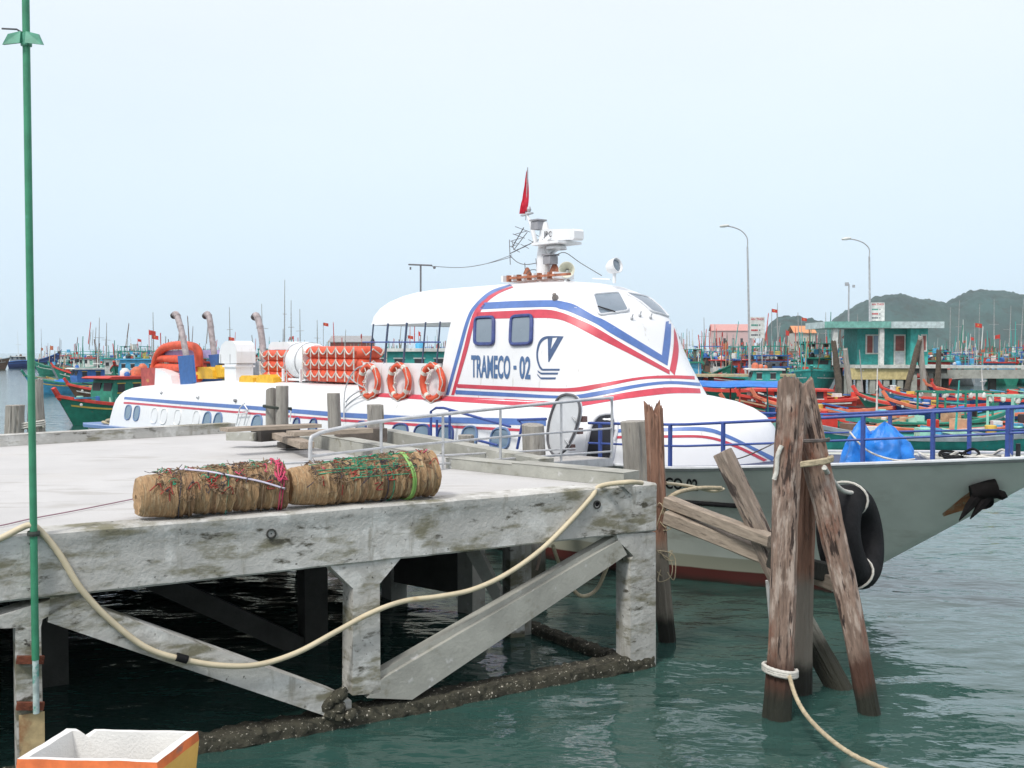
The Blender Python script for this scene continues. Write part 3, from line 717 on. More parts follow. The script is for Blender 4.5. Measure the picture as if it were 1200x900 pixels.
# emblem: a tall C with a sailing V and three waves
em = MB(); dkb = mat('emblem_blue', (.065, .11, .22, 1), .45, .1, 20)
Z1 = lambda x, y: (540 + x / 7.5, 340 + y / 7.5)
strip(em, [Z1(905, 407), Z1(830, 404), Z1(740, 408), Z1(690, 450), Z1(667, 530), Z1(668, 610), Z1(690, 680), Z1(716, 708)], [Z1(900, 413), Z1(830, 418), Z1(755, 428), Z1(706, 466), Z1(682, 540), Z1(683, 606), Z1(700, 664), Z1(722, 692)], n=36)
strip(em, [Z1(765, 410), Z1(770, 630)], [Z1(808, 410), Z1(776, 632)], n=10)
strip(em, [Z1(855, 408), Z1(770, 560)], [Z1(905, 407), Z1(776, 634)], n=10)
for (x0, y0, x1, y1) in ((716, 692, 872, 708), (676, 712, 858, 742), (672, 740, 838, 784)):
    hh = 17
    strip(em, [Z1(x0, y0 - (0 if x0 > 700 else 8)), Z1(x0 + 30, y1 - hh), Z1(x1, y1 - hh)], [Z1(x0 + 4, y0 + (16 if x0 > 700 else 10)), Z1(x0 + 34, y1), Z1(x1 - 6, y1)], n=16, sm=False)
em.build('emblem', dkb, ferry)

# ------------------------------------------------------------------ ferry: decks, rails and fittings
CI, CR = cam.matrix_basis.inverted(), None
def proj(p):                                 # ferry coordinates -> pixel (only for finding where along the boat a thing stands)
    q = CI @ (FM @ Vector(p)); return 600 - F * q.x / q.z, 450 + F * q.y / q.z
def fpart(mb, name, m, smooth=False, parent=None, label=None): return mb.build(name, m, parent or ferry, smooth=smooth, label=label)
def thing_f(name, a, y, z, rz, label, cat, group=None):   # a thing standing on the ferry
    p = FM @ Vector((a, y, z)); return root(name, p, atan2(UF.y, UF.x) + rz, label, cat, group)
def find_a(px, side, lo=-20, hi=4.7):
    for _ in range(40):
        m_ = (lo + hi) / 2
        if proj((m_, side * bs(m_), sheer(m_)))[0] < px: lo = m_
        else: hi = m_
    return m_
rail_m = mat('rail_blue', (.045, .085, .30, 1), .45, .15, 12, spots=[((.2, .1, .06, 1), 14, .7, .76)])
def rail_pt(a, side, h): return Vector((a, side * max(.03, bs(a) - .06), sheer(a) + h))
for side in (-1, 1):
    aa = [-1.7 + i * .3 for i in range(22) if -1.7 + i * .3 < 4.75]
    rl = MB().tube([rail_pt(a, side, .62) for a in aa], .021, 8)
    fpart(rl, 'rail_top', rail_m, 50)
    fpart(MB().tube([rail_pt(a, side, .31) for a in aa], .016, 8), 'rail_mid', rail_m, 50)
    for px_ in ((700, 782, 844, 930, 1008, 1090, 1178) if side < 0 else (950, 1045, 1138, 1187, 1225)):
        a = find_a(px_, side)
        fpart(MB().bar(rail_pt(a, side, -.02), rail_pt(a, side, .62), .045, .045), 'rail_post', rail_m)
# rear open deck under the canopy
for side in (-1, 1):
    fpart(MB().prism([(-9.0, side * 1.62, 2.62), (XB, side * 1.66, 2.58), (XB, side * 1.62, 3.27), (-9.0, side * 1.6, 3.27)], (0, -side * .05, 0)), 'bulwark', white)
    fpart(MB().tube([(-9.0, side * 1.6, 3.70), (XB, side * 1.6, 3.68)], .014, 6), 'canopy_rail', rail_m)
    for k, px_ in enumerate((433, 450, 472, 494, 511)):
        a = lw(px_, 400, -1.6).x
        fpart(MB().tube([(a, side * 1.59, 3.25), (a, side * 1.5, 4.08)], .022 if k in (1, 2) else .016, 6), 'canopy_post', mat('post_dark_blue', (.06, .08, .14, 1), .5), 40)
# stern panel
fpart(MB().prism([tuple(lw(x, y, -.9)) for x, y in ((165, 431), (182, 431), (181, 453), (166, 453))], (0, .06, 0)), 'red_panel', mat('panel_red', (.42, .07, .06, 1), .5, .25, 5, spots=[((.55, .30, .1, 1), 2, .6, .7)]))
fpart(MB().prism([tuple(lw(x, y, -.93)) for x, y in ((182, 431.5), (190, 434), (200, 440), (202, 452), (181, 453))], (0, .5, 0)), 'white_fairing', white)
# exhaust stacks with blue heat shields
steel = mat('stack_steel', (.36, .31, .31, 1), .55, .25, 9, .2, 50, spots=[((.16, .08, .06, 1), 7, .6, .72)])
panel_b = mat('shield_blue', (.04, .13, .36, 1), .5, .12, 6)
for (pts, pan, wv) in ((((205, 367), (203.5, 370), (206.5, 368), (209.5, 376), (214.5, 396), (222, 440)), ((208, 417), (225, 416), (228, 448), (212, 456)), -1.2),
                       (((241, 369), (240.5, 370.5), (243.5, 368), (246, 376), (248.5, 396), (253, 430)), ((244, 416), (255.5, 415), (255, 427), (249, 437)), -.2),
                       (((297, 370), (298, 372), (300.5, 369.5), (303.5, 378), (306.5, 393), (310, 425)), None, -.2)):
    P = [lw(x, y, wv) for x, y in pts]; P = [P[1], P[2], P[3], P[4], P[5]]
    P = catmull(P, 5); t = fpart(MB().tube(P, .09, 12), 'exhaust_stack', steel, 50)
    d0 = (P[0] - P[1]).normalized()
    fpart(MB().tube([P[0] + d0 * .02, P[0] - d0 * .09], .10, 12), 'stack_cap', mat('soot_steel', (.07, .06, .06, 1), .7, .3, 8), 50, parent=t)
    for u in (.35, .6): fpart(MB().tube([P[int(len(P) * u)], P[int(len(P) * u)] + (P[int(len(P) * u) + 1] - P[int(len(P) * u)]).normalized() * .04], .10, 12), 'flange', steel, 50, parent=t)
    if pan: fpart(MB().prism([tuple(lw(x, y, wv - .16)) for x, y in pan], (0, .06, 0)), 'heat_shield', panel_b)
# ventilator cowl
V0 = lw(273, 449, -1.0)
a0 = V0.x
fpart(MB().box((a0 + .05, -.85, 2.88), (.72, .5, .6)).box((a0 + .05, -.85, 3.10), (.82, .58, .05)), 'vent_trunk', white)
hd = [(a0 - .62, 3.18), (a0 - .60, 3.45), (a0 - .46, 3.68), (a0 - .2, 3.79), (a0 + .25, 3.79), (a0 + .42, 3.70), (a0 + .5, 3.5), (a0 + .5, 3.19), (a0 - .2, 3.17)]
fpart(MB().prism([(x, -1.12, z) for x, z in hd], (0, .55, 0)), 'vent_cowl', white)
for x in (a0 - .5, a0 + .1): fpart(MB().box((x, -1.125, 3.3), (.02, .012, .25)), 'cowl_seam', galv)
yel = mat('yellow_paint', (.75, .44, .03, 1), .5, .12, 6)
def dome_box(x0, x1, y0, y1, wv, m, name, dep=.5):
    P = [lw(x, y, wv) for x, y in ((x0, y1), (x0 + .5, y0 + (y1 - y0) * .25), (x0 + (x1 - x0) * .2, y0), (x0 + (x1 - x0) * .8, y0), (x1, y0 + (y1 - y0) * .3), (x1 + .5, y1))]
    return fpart(MB().prism([tuple(p) for p in P], (0, dep, 0)), name, m)
dome_box(226, 249, 430, 444, -.6, yel, 'yellow_locker'); dome_box(251, 259, 428, 442, -.5, yel, 'yellow_locker')
dome_box(280, 296, 440, 449, -1.2, yel, 'yellow_locker', .4); dome_box(300, 320, 439, 450.5, -1.2, yel, 'yellow_locker', .4)
dome_box(289, 303, 423, 441, -.3, galv, 'deck_box')
# scattered deck fittings along the shoulder
for px_, py_ in ((190, 461), (233, 466), (277, 470), (277, 470)):
    r = hit(px_, py_)
    if r: fpart(MB().lathe([(.04, -.02), (.045, .05), (.02, .08), (.001, .09)], r[0], r[1], 8), 'deck_cleat', galv, 40)
# thin bent handrails on the side deck
for P in ([(403, 492), (404, 460), (410, 442), (418, 432), (427, 428)], [(405, 471), (413, 463), (424, 457)], [(407, 440), (416, 448), (426, 454)], [(404, 478), (412, 470), (425, 462)]):
    fpart(MB().tube(catmull([lw(x, y, -1.75 - (y - 430) * .004) for x, y in P], 4), .015, 6), 'handrail', galv, 40)
for P in ([(277, 498), (281, 478), (287, 472)], [(286, 498), (290, 480), (284, 471)], [(340, 494), (341, 480)], [(277, 485), (290, 484)]):
    fpart(MB().tube([lw(x, y, -2.02) for x, y in P], .016, 6), 'handrail', white, 40)
# blue boarding frame
for P in ([(505, 524), (505, 482), (511, 478), (520, 478), (598, 500)], [(527, 528), (527, 480)], [(545, 512), (583, 522)], [(606, 526), (612, 497), (607, 492), (640, 491)], [(512, 492), (512, 528)]):
    fpart(MB().tube([lw(x, y, -2.14) for x, y in P], .024, 6), 'boarding_frame', rail_m, 40)
# door: dark oval opening and the open white leaf
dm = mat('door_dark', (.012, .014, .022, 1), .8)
Q = [(694, 487), (726, 483), (716, 552), (682, 552)]
p, edge = pane(Q, .012, 3.2, BVHTree.FromPolygons(allv + [Vector(v) for r_ in rows_h for v in r_], allf + [(i * 26 + j + len(allv), i * 26 + j + 1 + len(allv), (i + 1) * 26 + j + 1 + len(allv), (i + 1) * 26 + j + len(allv)) for i in range(len(rows_h) - 1) for j in range(25)]))
print('door', p is not None)
if p:
    o_ = fpart(p, 'doorway', dm, 40)
    fpart(MB().tube(edge, .035, 8, closed=True), 'door_coaming', mat('seal_white', (.7, .7, .7, 1)), 50, parent=o_)
    p2, e2 = pane([(699, 499), (716, 498), (708, 548), (688, 549)], .05, 3)
    if p2: fpart(MB().tube(e2, .022, 6, closed=True), 'inner_rim', navy, 50, parent=o_)
C = [lw(x, y, -2.30) for x, y in ((664, 462), (675, 465), (680, 478), (677, 497), (670, 515), (661, 529), (650, 533), (643, 520), (643, 500), (648, 480), (655, 466))]
C = catmull(C + [C[0]], 4)[:-1]
lf = fpart(MB().prism(C, (0, .05, 0)), 'door_leaf', mat('leaf_white', (.66, .68, .70, 1), .35, .05), 30)
fpart(MB().tube([c + Vector((0, -.01, 0)) for c in C], .022, 6, closed=True), 'leaf_seal', mat('seal_grey', (.12, .12, .13, 1), .5), 50, parent=lf)
for (x, y) in ((671, 489), (662, 515)): fpart(MB().tube([lw(x, y, -2.3), lw(x + 4, y + 5, -2.42)], .018, 6), 'door_dog', galv, 40, parent=lf)
for (x, y) in ((682, 491), (677, 505), (668, 524)): fpart(MB().box(tuple(lw(x, y, -2.2)), (.14, .1, .09)), 'hinge', mat('hinge_brown', (.16, .09, .08, 1), .6), parent=lf)

# mast and aerials
RT = 4.84
m0 = lw(638, 328, 0)
mast = fpart(MB().lathe([(.16, 4.8), (.15, 5.3), (.10, 5.75), (.08, 5.9), (.06, 5.98)], (m0.x, 0, 0), n=14), 'mast', white, 40)
rp = lw(652, 290, 0)
fpart(MB().box((rp.x, 0, rp.z + .07), (.75, .6, .05)).bar((m0.x, 0, 5.35), (rp.x + .1, 0, rp.z + .05), .12, .12).bar((m0.x, 0, 5.5), (m0.x + .3, 0, 5.68), .3, .08), 'radar_platform', white, parent=mast)
r1 = lw(652, 285, 0)
fpart(MB().lathe([(.2, 0), (.19, .05), (.12, .09), (.12, .13)], (r1.x, 0, r1.z - .12), n=18), 'radar_pedestal', white, 40, parent=mast)
ra = fpart(MB().prism([tuple(lw(x, y, -.12)) for x, y in ((634, 270), (636, 268.5), (671, 268), (673, 270), (673, 279), (671, 281), (637, 281), (634, 279))], (0, .24, 0)), 'radar_bar', white, parent=mast)
P_, F_ = text_tris('JRC', bold=.02)
fpart(MB().add([lw(637 + 9.5 * u, 279.5 - 8.5 * v, -.145) for u, v in P_], F_), 'radar_lettering', mat('letter_grey', (.05, .05, .06, 1), .5), parent=mast)
for (x0, y0, x1, y1) in ((625, 261, 636, 268), (640, 300, 650, 310)):
    c = lw((x0 + x1) / 2, (y0 + y1) / 2, -.1); fpart(MB().box(tuple(c), (.2, .2, .15)).box((c.x, c.y, c.z + .1), (.24, .24, .03)), 'mast_lamp', mat('mast_lamp_grey', (.3, .3, .32, 1), .5), parent=mast)
tp = [lw(x, y, 0) for x, y in ((628, 285), (622, 262), (617, 250))]
fpart(MB().tube(tp, [.05, .035, .02], 8), 'mast_spur', white, 40, parent=mast)
c = lw(616, 252, 0); fpart(MB().bar(c + Vector((-.12, 0, 0)), c + Vector((.2, 0, .02)), .06, .03).lathe([(.03, 0), (.045, .05), (.03, .1)], c + Vector((.1, 0, .05)), n=8), 'spur_fitting', galv, parent=mast)
# flag, hanging furled from its own thin staff
fl = thing_f('flag', c.x, 0, c.z, 0, 'red flag hanging furled from a thin staff above the radar mast', 'flag')
top_ = Vector((.06, 0, .92)); MB().tube([(0, 0, -.1), top_], .011, 6).build('flag_staff', galv, fl)
rows = []
for k in range(16):
    u = k / 15; zz = .88 - u * .80; wd = .03 + .13 * min(1, u * 1.3)
    rows.append([Vector((.05 - .02 * u - wd * v + .01, .05 * sin(v * 14 + u * 3) * (.3 + u), zz - .05 * v)) for v in [j / 9 for j in range(10)]])
MB().grid(rows).build('flag_cloth', mat('flag_red', (.62, .02, .05, 1), .7, .2, 9), fl, smooth=60)
wire = mat('aerial_wire', (.12, .12, .13, 1), .6)
# yagi TV aerials
def yagi(p, d, n, L, name='tv_aerial'):
    mb = MB(); d = Vector(d).normalized(); s = d.cross(Vector((0, 0, 1))).normalized()
    mb.tube([p, p + d * L], .010, 5)
    for i in range(n):
        q = p + d * L * (i + .5) / n; l = .10 + .12 * (i / n); e = s * .8 + Vector((0, 0, .6)) * (1 if i % 2 else -1) * .4
        mb.tube([q - e * l, q + e * l], .006, 4)
    return fpart(mb, name, wire, parent=mast)
yagi(lw(598, 297, 0), (1, .1, .28), 8, .95); yagi(lw(600, 290, .1), (.9, -.3, .5), 6, .7)
for P in ([(597, 281), (598, 310)], [(598, 300), (606, 307), (616, 310), (630, 308)], [(616, 326), (615, 308)], [(630, 325), (628, 303)], [(602, 292), (600, 283)], [(618, 272), (602, 293)],
          [(615, 325), (619, 318), (626, 316), (632, 319), (633, 325)], [(650, 300), (662, 296), (680, 308), (705, 323)], [(590, 326), (600, 323), (612, 324)]):
    fpart(MB().tube(catmull([lw(x, y, random.uniform(-.25, .15)) for x, y in P], 4), .008, 5), 'aerial_wire', wire, parent=mast)
og = mat('orange_brown', (.36, .13, .07, 1), .7, .4, 10)
for i in range(11):
    q = lw(600 + i * 6, 327.5 - i * .45, -.3); fpart(MB().box((q.x, -.3, q.z), (.05, .5, .12)), 'roof_grille_bar', og if i % 2 else white)
fpart(MB().bar(lw(597, 326, -.55), lw(668, 321, -.55), .05, .04), 'roof_grille_frame', og)
for (x, y) in ((618, 323), (640, 319), (650, 318)): c = lw(x, y, 0); fpart(MB().lathe([(.09, -.1), (.1, 0), (.05, .12), (.02, .16)], c, n=10), 'roof_fitting', og if x != 640 else mat('brown_fitting', (.2, .12, .08, 1), .7), 40)
def horn(px, py, wv, dirv, R_, L_, name, m2):
    c = lw(px, py, wv); dv = Vector(dirv).normalized()
    h = fpart(MB().lathe([(.02, -L_), (.05, -L_), (R_ * .45, -L_ * .6), (R_ * .8, -L_ * .2), (R_, 0), (R_ * .93, 0), (R_ * .6, -L_ * .35), (.03, -L_ * .5)], c, dv, 20), name, m2, 60)
    fpart(MB().tube([c - dv * L_ * .5, (c.x - .05, c.y, RT - .1)], .025, 8), 'bracket', white, 40, parent=h); return h
tocam = (FI.to_3x3() @ Vector((-.1, -1, 0)))
horn(664, 316, -.3, tocam, .15, .34, 'horn_speaker', mat('horn_cream', (.66, .66, .55, 1), .5, .1))
sl = lw(720, 312, 0)
s_ = fpart(MB().lathe([(.001, -.14), (.09, -.13), (.13, -.05), (.14, .08), (.125, .08), (.11, .03), (.001, .02)], sl, Vector((1, .1, .25)), 18), 'searchlight', white, 50)
fpart(MB().lathe([(.11, .04), (.001, .06)], sl, Vector((1, .1, .25)), 18), 'searchlight_glass', glass, 40, parent=s_)
fpart(MB().tube([(sl.x, 0, sl.z - .12), (sl.x, 0, RT - .12)], .03, 8).tube([(sl.x - .1, 0, RT - .05), (sl.x - .45, -.1, RT - .02)], .012, 5), 'searchlight_stem', white, 40, parent=s_)
# T-shaped wire aerial behind the roof
t0 = lw(493, 345, 0); t1 = lw(493, 311, 0); ta = fpart(MB().tube([t0, t1], .02, 6), 'aerial_post', wire)
fpart(MB().tube([lw(479, 310, 0), lw(506, 311, 0)], .018, 6).tube([lw(481, 313, 0), lw(481, 316, 0)], .02, 6).lathe([(.02, -.03), (.035, 0), (.02, .03)], lw(509, 313.5, 0), n=8), 'aerial_crossbar', wire, parent=ta)
for z_ in (0, .12): fpart(MB().tube(catmull([lw(506, 312, 0), lw(540, 313.5, 0), lw(570, 309, 0), lw(600, 301 - z_ * 20, 0)], 4), .006, 4), 'aerial_wire', wire, parent=ta)

# ---- things carried on the ferry
orange = mat('orange_float', (.68, .10, .045, 1), .6, .16, 5, .1, 20, spots=[((.42, .07, .04, 1), 3, .58, .75)])
def lifebuoy(px_, py_, label, hs=1):
    c = lw(px_, py_, -1.76); r = thing_f('lifebuoy', c.x, c.y, c.z, 0, label, 'lifebuoy', 'lifebuoys hung on the ferry side')
    R_ = .32; ring = [(R_ * cos(t), 0, R_ * sin(t)) for t in [2 * pi * i / 40 for i in range(40)]]
    mb = MB().use(orange); mb.tube(ring, .066, 12, closed=True); mb.build('ring', orange, r, smooth=60)
    for q in range(4):
        t = pi / 4 + q * pi / 2 + .2; MB().tube([(R_ * cos(t + k), 0, R_ * sin(t + k)) for k in (-.12, -.04, .04, .12)], .0685, 12).build('white_band', mat('buoy_band', (.7, .68, .6, 1), .6), r, smooth=60)
    MB().tube([((R_ + .05 + .02 * cos(8 * t)) * cos(t), -.05, (R_ + .05 + .02 * cos(8 * t)) * sin(t)) for t in [2 * pi * i / 48 for i in range(48)]], .010, 5, closed=True).build('grab_line', rope_w, r)
    random.seed(px_); P = []
    for k in range(14):
        P.append((.06 * sin(k * 1.9) + random.uniform(-.03, .03) - .03, -.07 - .03 * random.random(), .28 - .6 * (k / 14 + .06 * sin(k * 1.3)) ))
    MB().tube(catmull(P, 3), .012, 5).build('rope_coil', rope_w, r)
lifebuoy(433, 447, 'orange lifebuoy nearest the stacked orange floats, furthest aft of the three')
lifebuoy(468, 447, 'middle orange lifebuoy of the three on the ferry side')
lifebuoy(507, 448, 'orange lifebuoy hung closest to the striped wheelhouse')
def float_stack(a0, a1, y0, y1, z0, n, lab):
    hgt = .27
    for k in range(n):
        r = thing_f('life_float', (a0 + a1) / 2, (y0 + y1) / 2, z0 + k * hgt, 0, lab[k], 'life float', 'orange life floats stacked on the ferry roof')
        lx, ly = (a1 - a0) / 2, (y1 - y0) / 2
        def rr(s_, zo, n_=9):
            P = []
            for (cx, cy, t0) in ((lx - .3, ly - .3, 0), (-lx + .3, ly - .3, pi / 2), (-lx + .3, -ly + .3, pi), (lx - .3, -ly + .3, 1.5 * pi)):
                for i in range(n_): t = t0 + pi / 2 * i / (n_ - 1); P.append((cx + (.3 + s_) * cos(t), cy + (.3 + s_) * sin(t), zo))
            return P
        mb = MB(); pts = rr(-.13, .135)
        mb.tube(pts, .148, 12, closed=True); mb.build('float_tube', orange, r, smooth=60)
        MB().grid([[(-lx + .2, -ly + .2, .1), (lx - .2, -ly + .2, .1)], [(-lx + .2, ly - .2, .1), (lx - .2, ly - .2, .1)]]).build('float_floor', mat('slat_grey', (.4, .38, .35, 1), .8), r)
        rope = MB(); m_ = max(2, int(lx * 2 / .42))
        for side in (-1, 1):
            P = []
            for i in range(m_ * 6 + 1):
                u = i / (m_ * 6); x = -lx + .1 + (2 * lx - .2) * u; sag = abs(sin(u * m_ * pi)); P.append((x, side * (ly + .035), .24 - .14 * sag))
            rope.tube(P, .017, 5)
            for i in range(m_ + 1): x = -lx + .1 + (2 * lx - .2) * i / m_; rope.tube([(x, side * (ly + .03), .27), (x, side * (ly + .03), .02)], .018, 5)
        for e in (-1, 1): rope.tube([(e * (lx + .03), -ly + .1, .22), (e * (lx + .04), -ly / 2, .08), (e * (lx + .03), 0, .22), (e * (lx + .04), ly / 2, .08), (e * (lx + .03), ly - .1, .22)], .017, 5)
        rope.build('grab_rope', rope_w, r)
fa0, fa1 = lw(356, 440, -1.1).x, lw(428, 440, -1.1).x
float_stack(fa0, fa1 - .25, -1.15, -.35, 2.80, 3, ['lowest long orange life float in the three-high stack beside the canopy', 'middle long orange life float in the three-high stack beside the canopy', 'topmost long orange life float in the three-high stack beside the canopy'])
fb0, fb1 = lw(302, 430, -1.0).x, lw(337, 430, -1.0).x
float_stack(fb0, fb1, -.95, -.2, 2.72, 3, ['lowest short orange life float behind the white raft canister', 'middle short orange life float behind the white raft canister', 'topmost short orange life float under the white cover'])
wc = thing_f('white_cover', (fb0 + fb1) / 2 + .1, -.3, 3.55, 0, 'white rounded cover lying on the short orange float stack', 'cover')
MB().prism([(-.62, -.55, 0), (-.56, -.55, .14), (-.42, -.55, .2), (.42, -.55, .2), (.55, -.55, .14), (.6, -.55, 0)], (0, .6, 0)).build('cover_shell', white, wc)
ca0, ca1 = lw(328, 430, -1.15).x, lw(354, 430, -1.15).x; R_ = .44
cn = thing_f('raft_canister', (ca0 + ca1) / 2, -.75, 2.78, 0, 'white domed life raft canister lying between two orange float stacks', 'life raft canister')
hl = (ca1 - ca0) / 2
MB().lathe([(.001, -hl), (.2, -hl + .03), (.34, -hl + .14), (.43, -hl + .34), (.44, 0), (.455, .01), (.455, .06), (.44, .07), (.44, hl - .1), (.40, hl), (.001, hl)], (0, 0, .48), (1, 0, 0), 28).build('canister_shell', white, cn, smooth=50)
for x in (-.25, .3): MB().tube([(x, .46 * cos(t), .48 + .46 * sin(t)) for t in [2 * pi * i / 24 for i in range(24)]], .012, 5, closed=True).build('strap', galv, cn)
MB().box((0, 0, .03), (.9, .5, .06)).bar((.5, -.4, -.02), (.5, -.4, .3), .05, .05).bar((-.4, -.4, -.02), (-.4, -.4, .3), .05, .05).build('cradle', white, cn)
# orange framed rescue raft at the stern
ro0, ro1 = lw(196, 430, -.2).x, lw(248, 430, -.2).x
rr_ = thing_f('rescue_raft', (ro0 + ro1) / 2, 0, 2.55, 0, 'orange rescue raft with lilac cover behind the two tall exhaust stacks', 'raft')
hw = (ro1 - ro0) / 2
P = [(-hw, -.6, .1), (-hw, -.6, .55), (-hw * .75, -.6, .95), (-hw * .3, -.6, 1.12), (hw * .5, -.6, 1.14), (hw * .95, -.6, 1.0), (hw, -.6, .5)]
MB().tube(catmull(P, 5), .13, 12).build('raft_arch', orange, rr_, smooth=60)
for z_ in (.15, .45, .72): MB().tube([(-hw + .1, -.55, z_), (hw - .1, -.55, z_)], .12, 10).build('raft_tube', orange, rr_, smooth=60)
MB().prism([(-hw + .4, -.5, .75), (-hw + .5, -.5, .98), (hw - .3, -.5, 1.0), (hw - .2, -.5, .75)], (0, 1.2, 0)).build('raft_cover', mat('lilac_cover', (.42, .36, .62, 1), .7, .15), rr_)
# blue tarpaulin bundle on the foredeck
tarp = mat('tarp_blue', (.012, .20, .66, 1), .42, .18, 3, .9, 9)
def tarpbag(c, rx_, ry_, hgt, seed, lean=0, peak=0):
    rows = []; mb = MB()
    for i in range(25):
        v = i / 24; row = []
        for j in range(40):
            t = 2 * pi * j / 40; prof = (1 - v ** 2.0) ** .6 * (1.06 - .3 * v)
            fold = .9 + .34 * noise.noise((cos(t) * 1.6 + seed, sin(t) * 1.6, v * 1.5)) + .30 * abs(noise.noise((cos(t) * 3.2 + v * 2, sin(t) * 3.2 + seed, v * 2.2))) + .1 * abs(noise.noise((cos(t) * 8, sin(t) * 8 + seed, v * 5)))
            pk = peak * max(0, cos(t - .2)) * v * (1 - v) * 2
            x = rx_ * prof * fold * cos(t) + lean * v; y = ry_ * prof * fold * sin(t)
            z = hgt * v * (1 + .12 * noise.noise((t * 1.0, seed, 2))) - .04 * abs(noise.noise((t * 3 + seed, v * 6, 1)))
            row.append(Vector(c) + Vector((x, y, z + pk * .2)))
        rows.append(row)
    return mb.grid(rows, True)
tb = thing_f('tarpaulin_bundle', 0, 0, 0, 0, 'bright blue tarpaulin bundle lashed beside the blue bow railing', 'tarpaulin')
p1, p2, p3 = lw(1003, 546, -.75), lw(1040, 546, -.55), lw(1022, 546, -.2)
tarpbag((p1.x, -.62, 1.95), .26, .30, .60, 1).build('tarp_pack', tarp, tb, smooth=50)
tarpbag((p2.x - .03, -.5, 1.95), .34, .36, .60, 5, -.04, .5).build('tarp_heap', tarp, tb, smooth=50)
tarpbag((p3.x - .02, -.05, 1.95), .34, .3, .46, 9).build('tarp_fold', tarp, tb, smooth=50)
MB().tube(catmull([(p2.x - .38, -.85, 2.42), (p2.x - .05, -.96, 2.2), (p2.x + .3, -.9, 2.1), (p2.x + .5, -.75, 2.12)], 5), .014, 5).build('lashing', rope_w, tb)
# foredeck clutter: chain, coiled rope, bollard
for (px_, col_, nm) in ((1100, rope_w, 'coiled rope'), (1125, rubber, 'black hose'), (1160, rope_w, 'anchor line')):
    c = lw(px_, 539, -.3); r = thing_f('deck_rope', c.x, c.y, sheer(c.x) - .04, 0, {'coiled rope': 'pale rope coiled on the foredeck right of the blue tarpaulin', 'black hose': 'black hose heaped on the foredeck in the middle of the bow', 'anchor line': 'pale anchor line laid on the deck nearest the bow tip'}[nm], 'rope')
    random.seed(px_); P = [(.26 * cos(k * .9) * random.uniform(.6, 1.2), .18 * sin(k * .9) * random.uniform(.6, 1.2), .03 + .006 * k * random.random()) for k in range(24)]
    MB().tube(catmull(P, 4), .018, 5).build('strand', col_, r)
c = lw(1193, 535, 0); fpart(MB().tube([(c.x, 0, sheer(c.x) - .1), (c.x, 0, sheer(c.x) + .16)], .03, 8), 'bow_bitt', mat('black_paint', (.02, .02, .022, 1), .5), 40)
c = hit(1095, 545, hull_bvh)
# anchor in its hawse, rust streak
ah = hit(1150, 578, hull_bvh)
if ah:
    an = ferry; ap, nn = ah; dk = mat('anchor_black', (.007, .006, .006, 1), .9, .4, 8, .4, 30, spec=.15)
    anc = fpart(MB().tube([ap - nn * .1, ap + nn * .16], [.15, .13], 14), 'hawse_lip', dk, 50)
    U_ = lambda x, y, o: (lambda h: h)(FI @ (atd(x, y, (FM @ (ap + nn * o)).y)))
    A0, A1 = U_(1138, 578, .2), U_(1168, 572, .28)
    fpart(MB().tube([A0, A1], [.10, .13], 10), 'anchor_shank', dk, 50, parent=anc)
    for (e, m_) in (((1124, 610), (1146, 580)), ((1137, 608), (1160, 579))):
        b0, b1 = U_(*m_, .25), U_(*e, .32); sd_ = Vector((.05, -.02, .01))
        fpart(MB().tube([b0, b0.lerp(b1, .45), b1], [.065, .06, .008], 6), 'anchor_fluke', dk, 40, parent=anc)
    fpart(MB().lathe([(.02, -.05), (.06, -.03), (.06, .03), (.001, .09)], U_(1173, 580, .25), Vector((1, 0, -.2)), 8), 'anchor_stock', dk, 40, parent=anc)
    rs2 = MB(); strip(rs2, [(1142, 572), (1128, 582), (1116, 592), (1104, 602)], [(1146, 590), (1132, 597), (1118, 601), (1106, 605)], bvh=hull_bvh, n=14, sm=False, off=.004)
    fpart(rs2, 'rust_stain', mat('rust_stain', (.30, .12, .05, 1), .8, .35, 6, spots=[((.30, .28, .2, 1), 5, .5, .62)]))
# mooring ropes lying on the stern platform
st_ = thing_f('stern_rope', -24.6, -1.6, 1.1, 0, 'tan mooring rope heaped on the blue stern platform', 'rope')
random.seed(3); MB().tube(catmull([(.5 * cos(k * .8) * random.uniform(.5, 1.2) + k * .04, .3 * sin(k * .8), .05 + .012 * k * random.random()) for k in range(22)] , 4), .045, 6).build('strand', rope_m, st_, smooth=60)

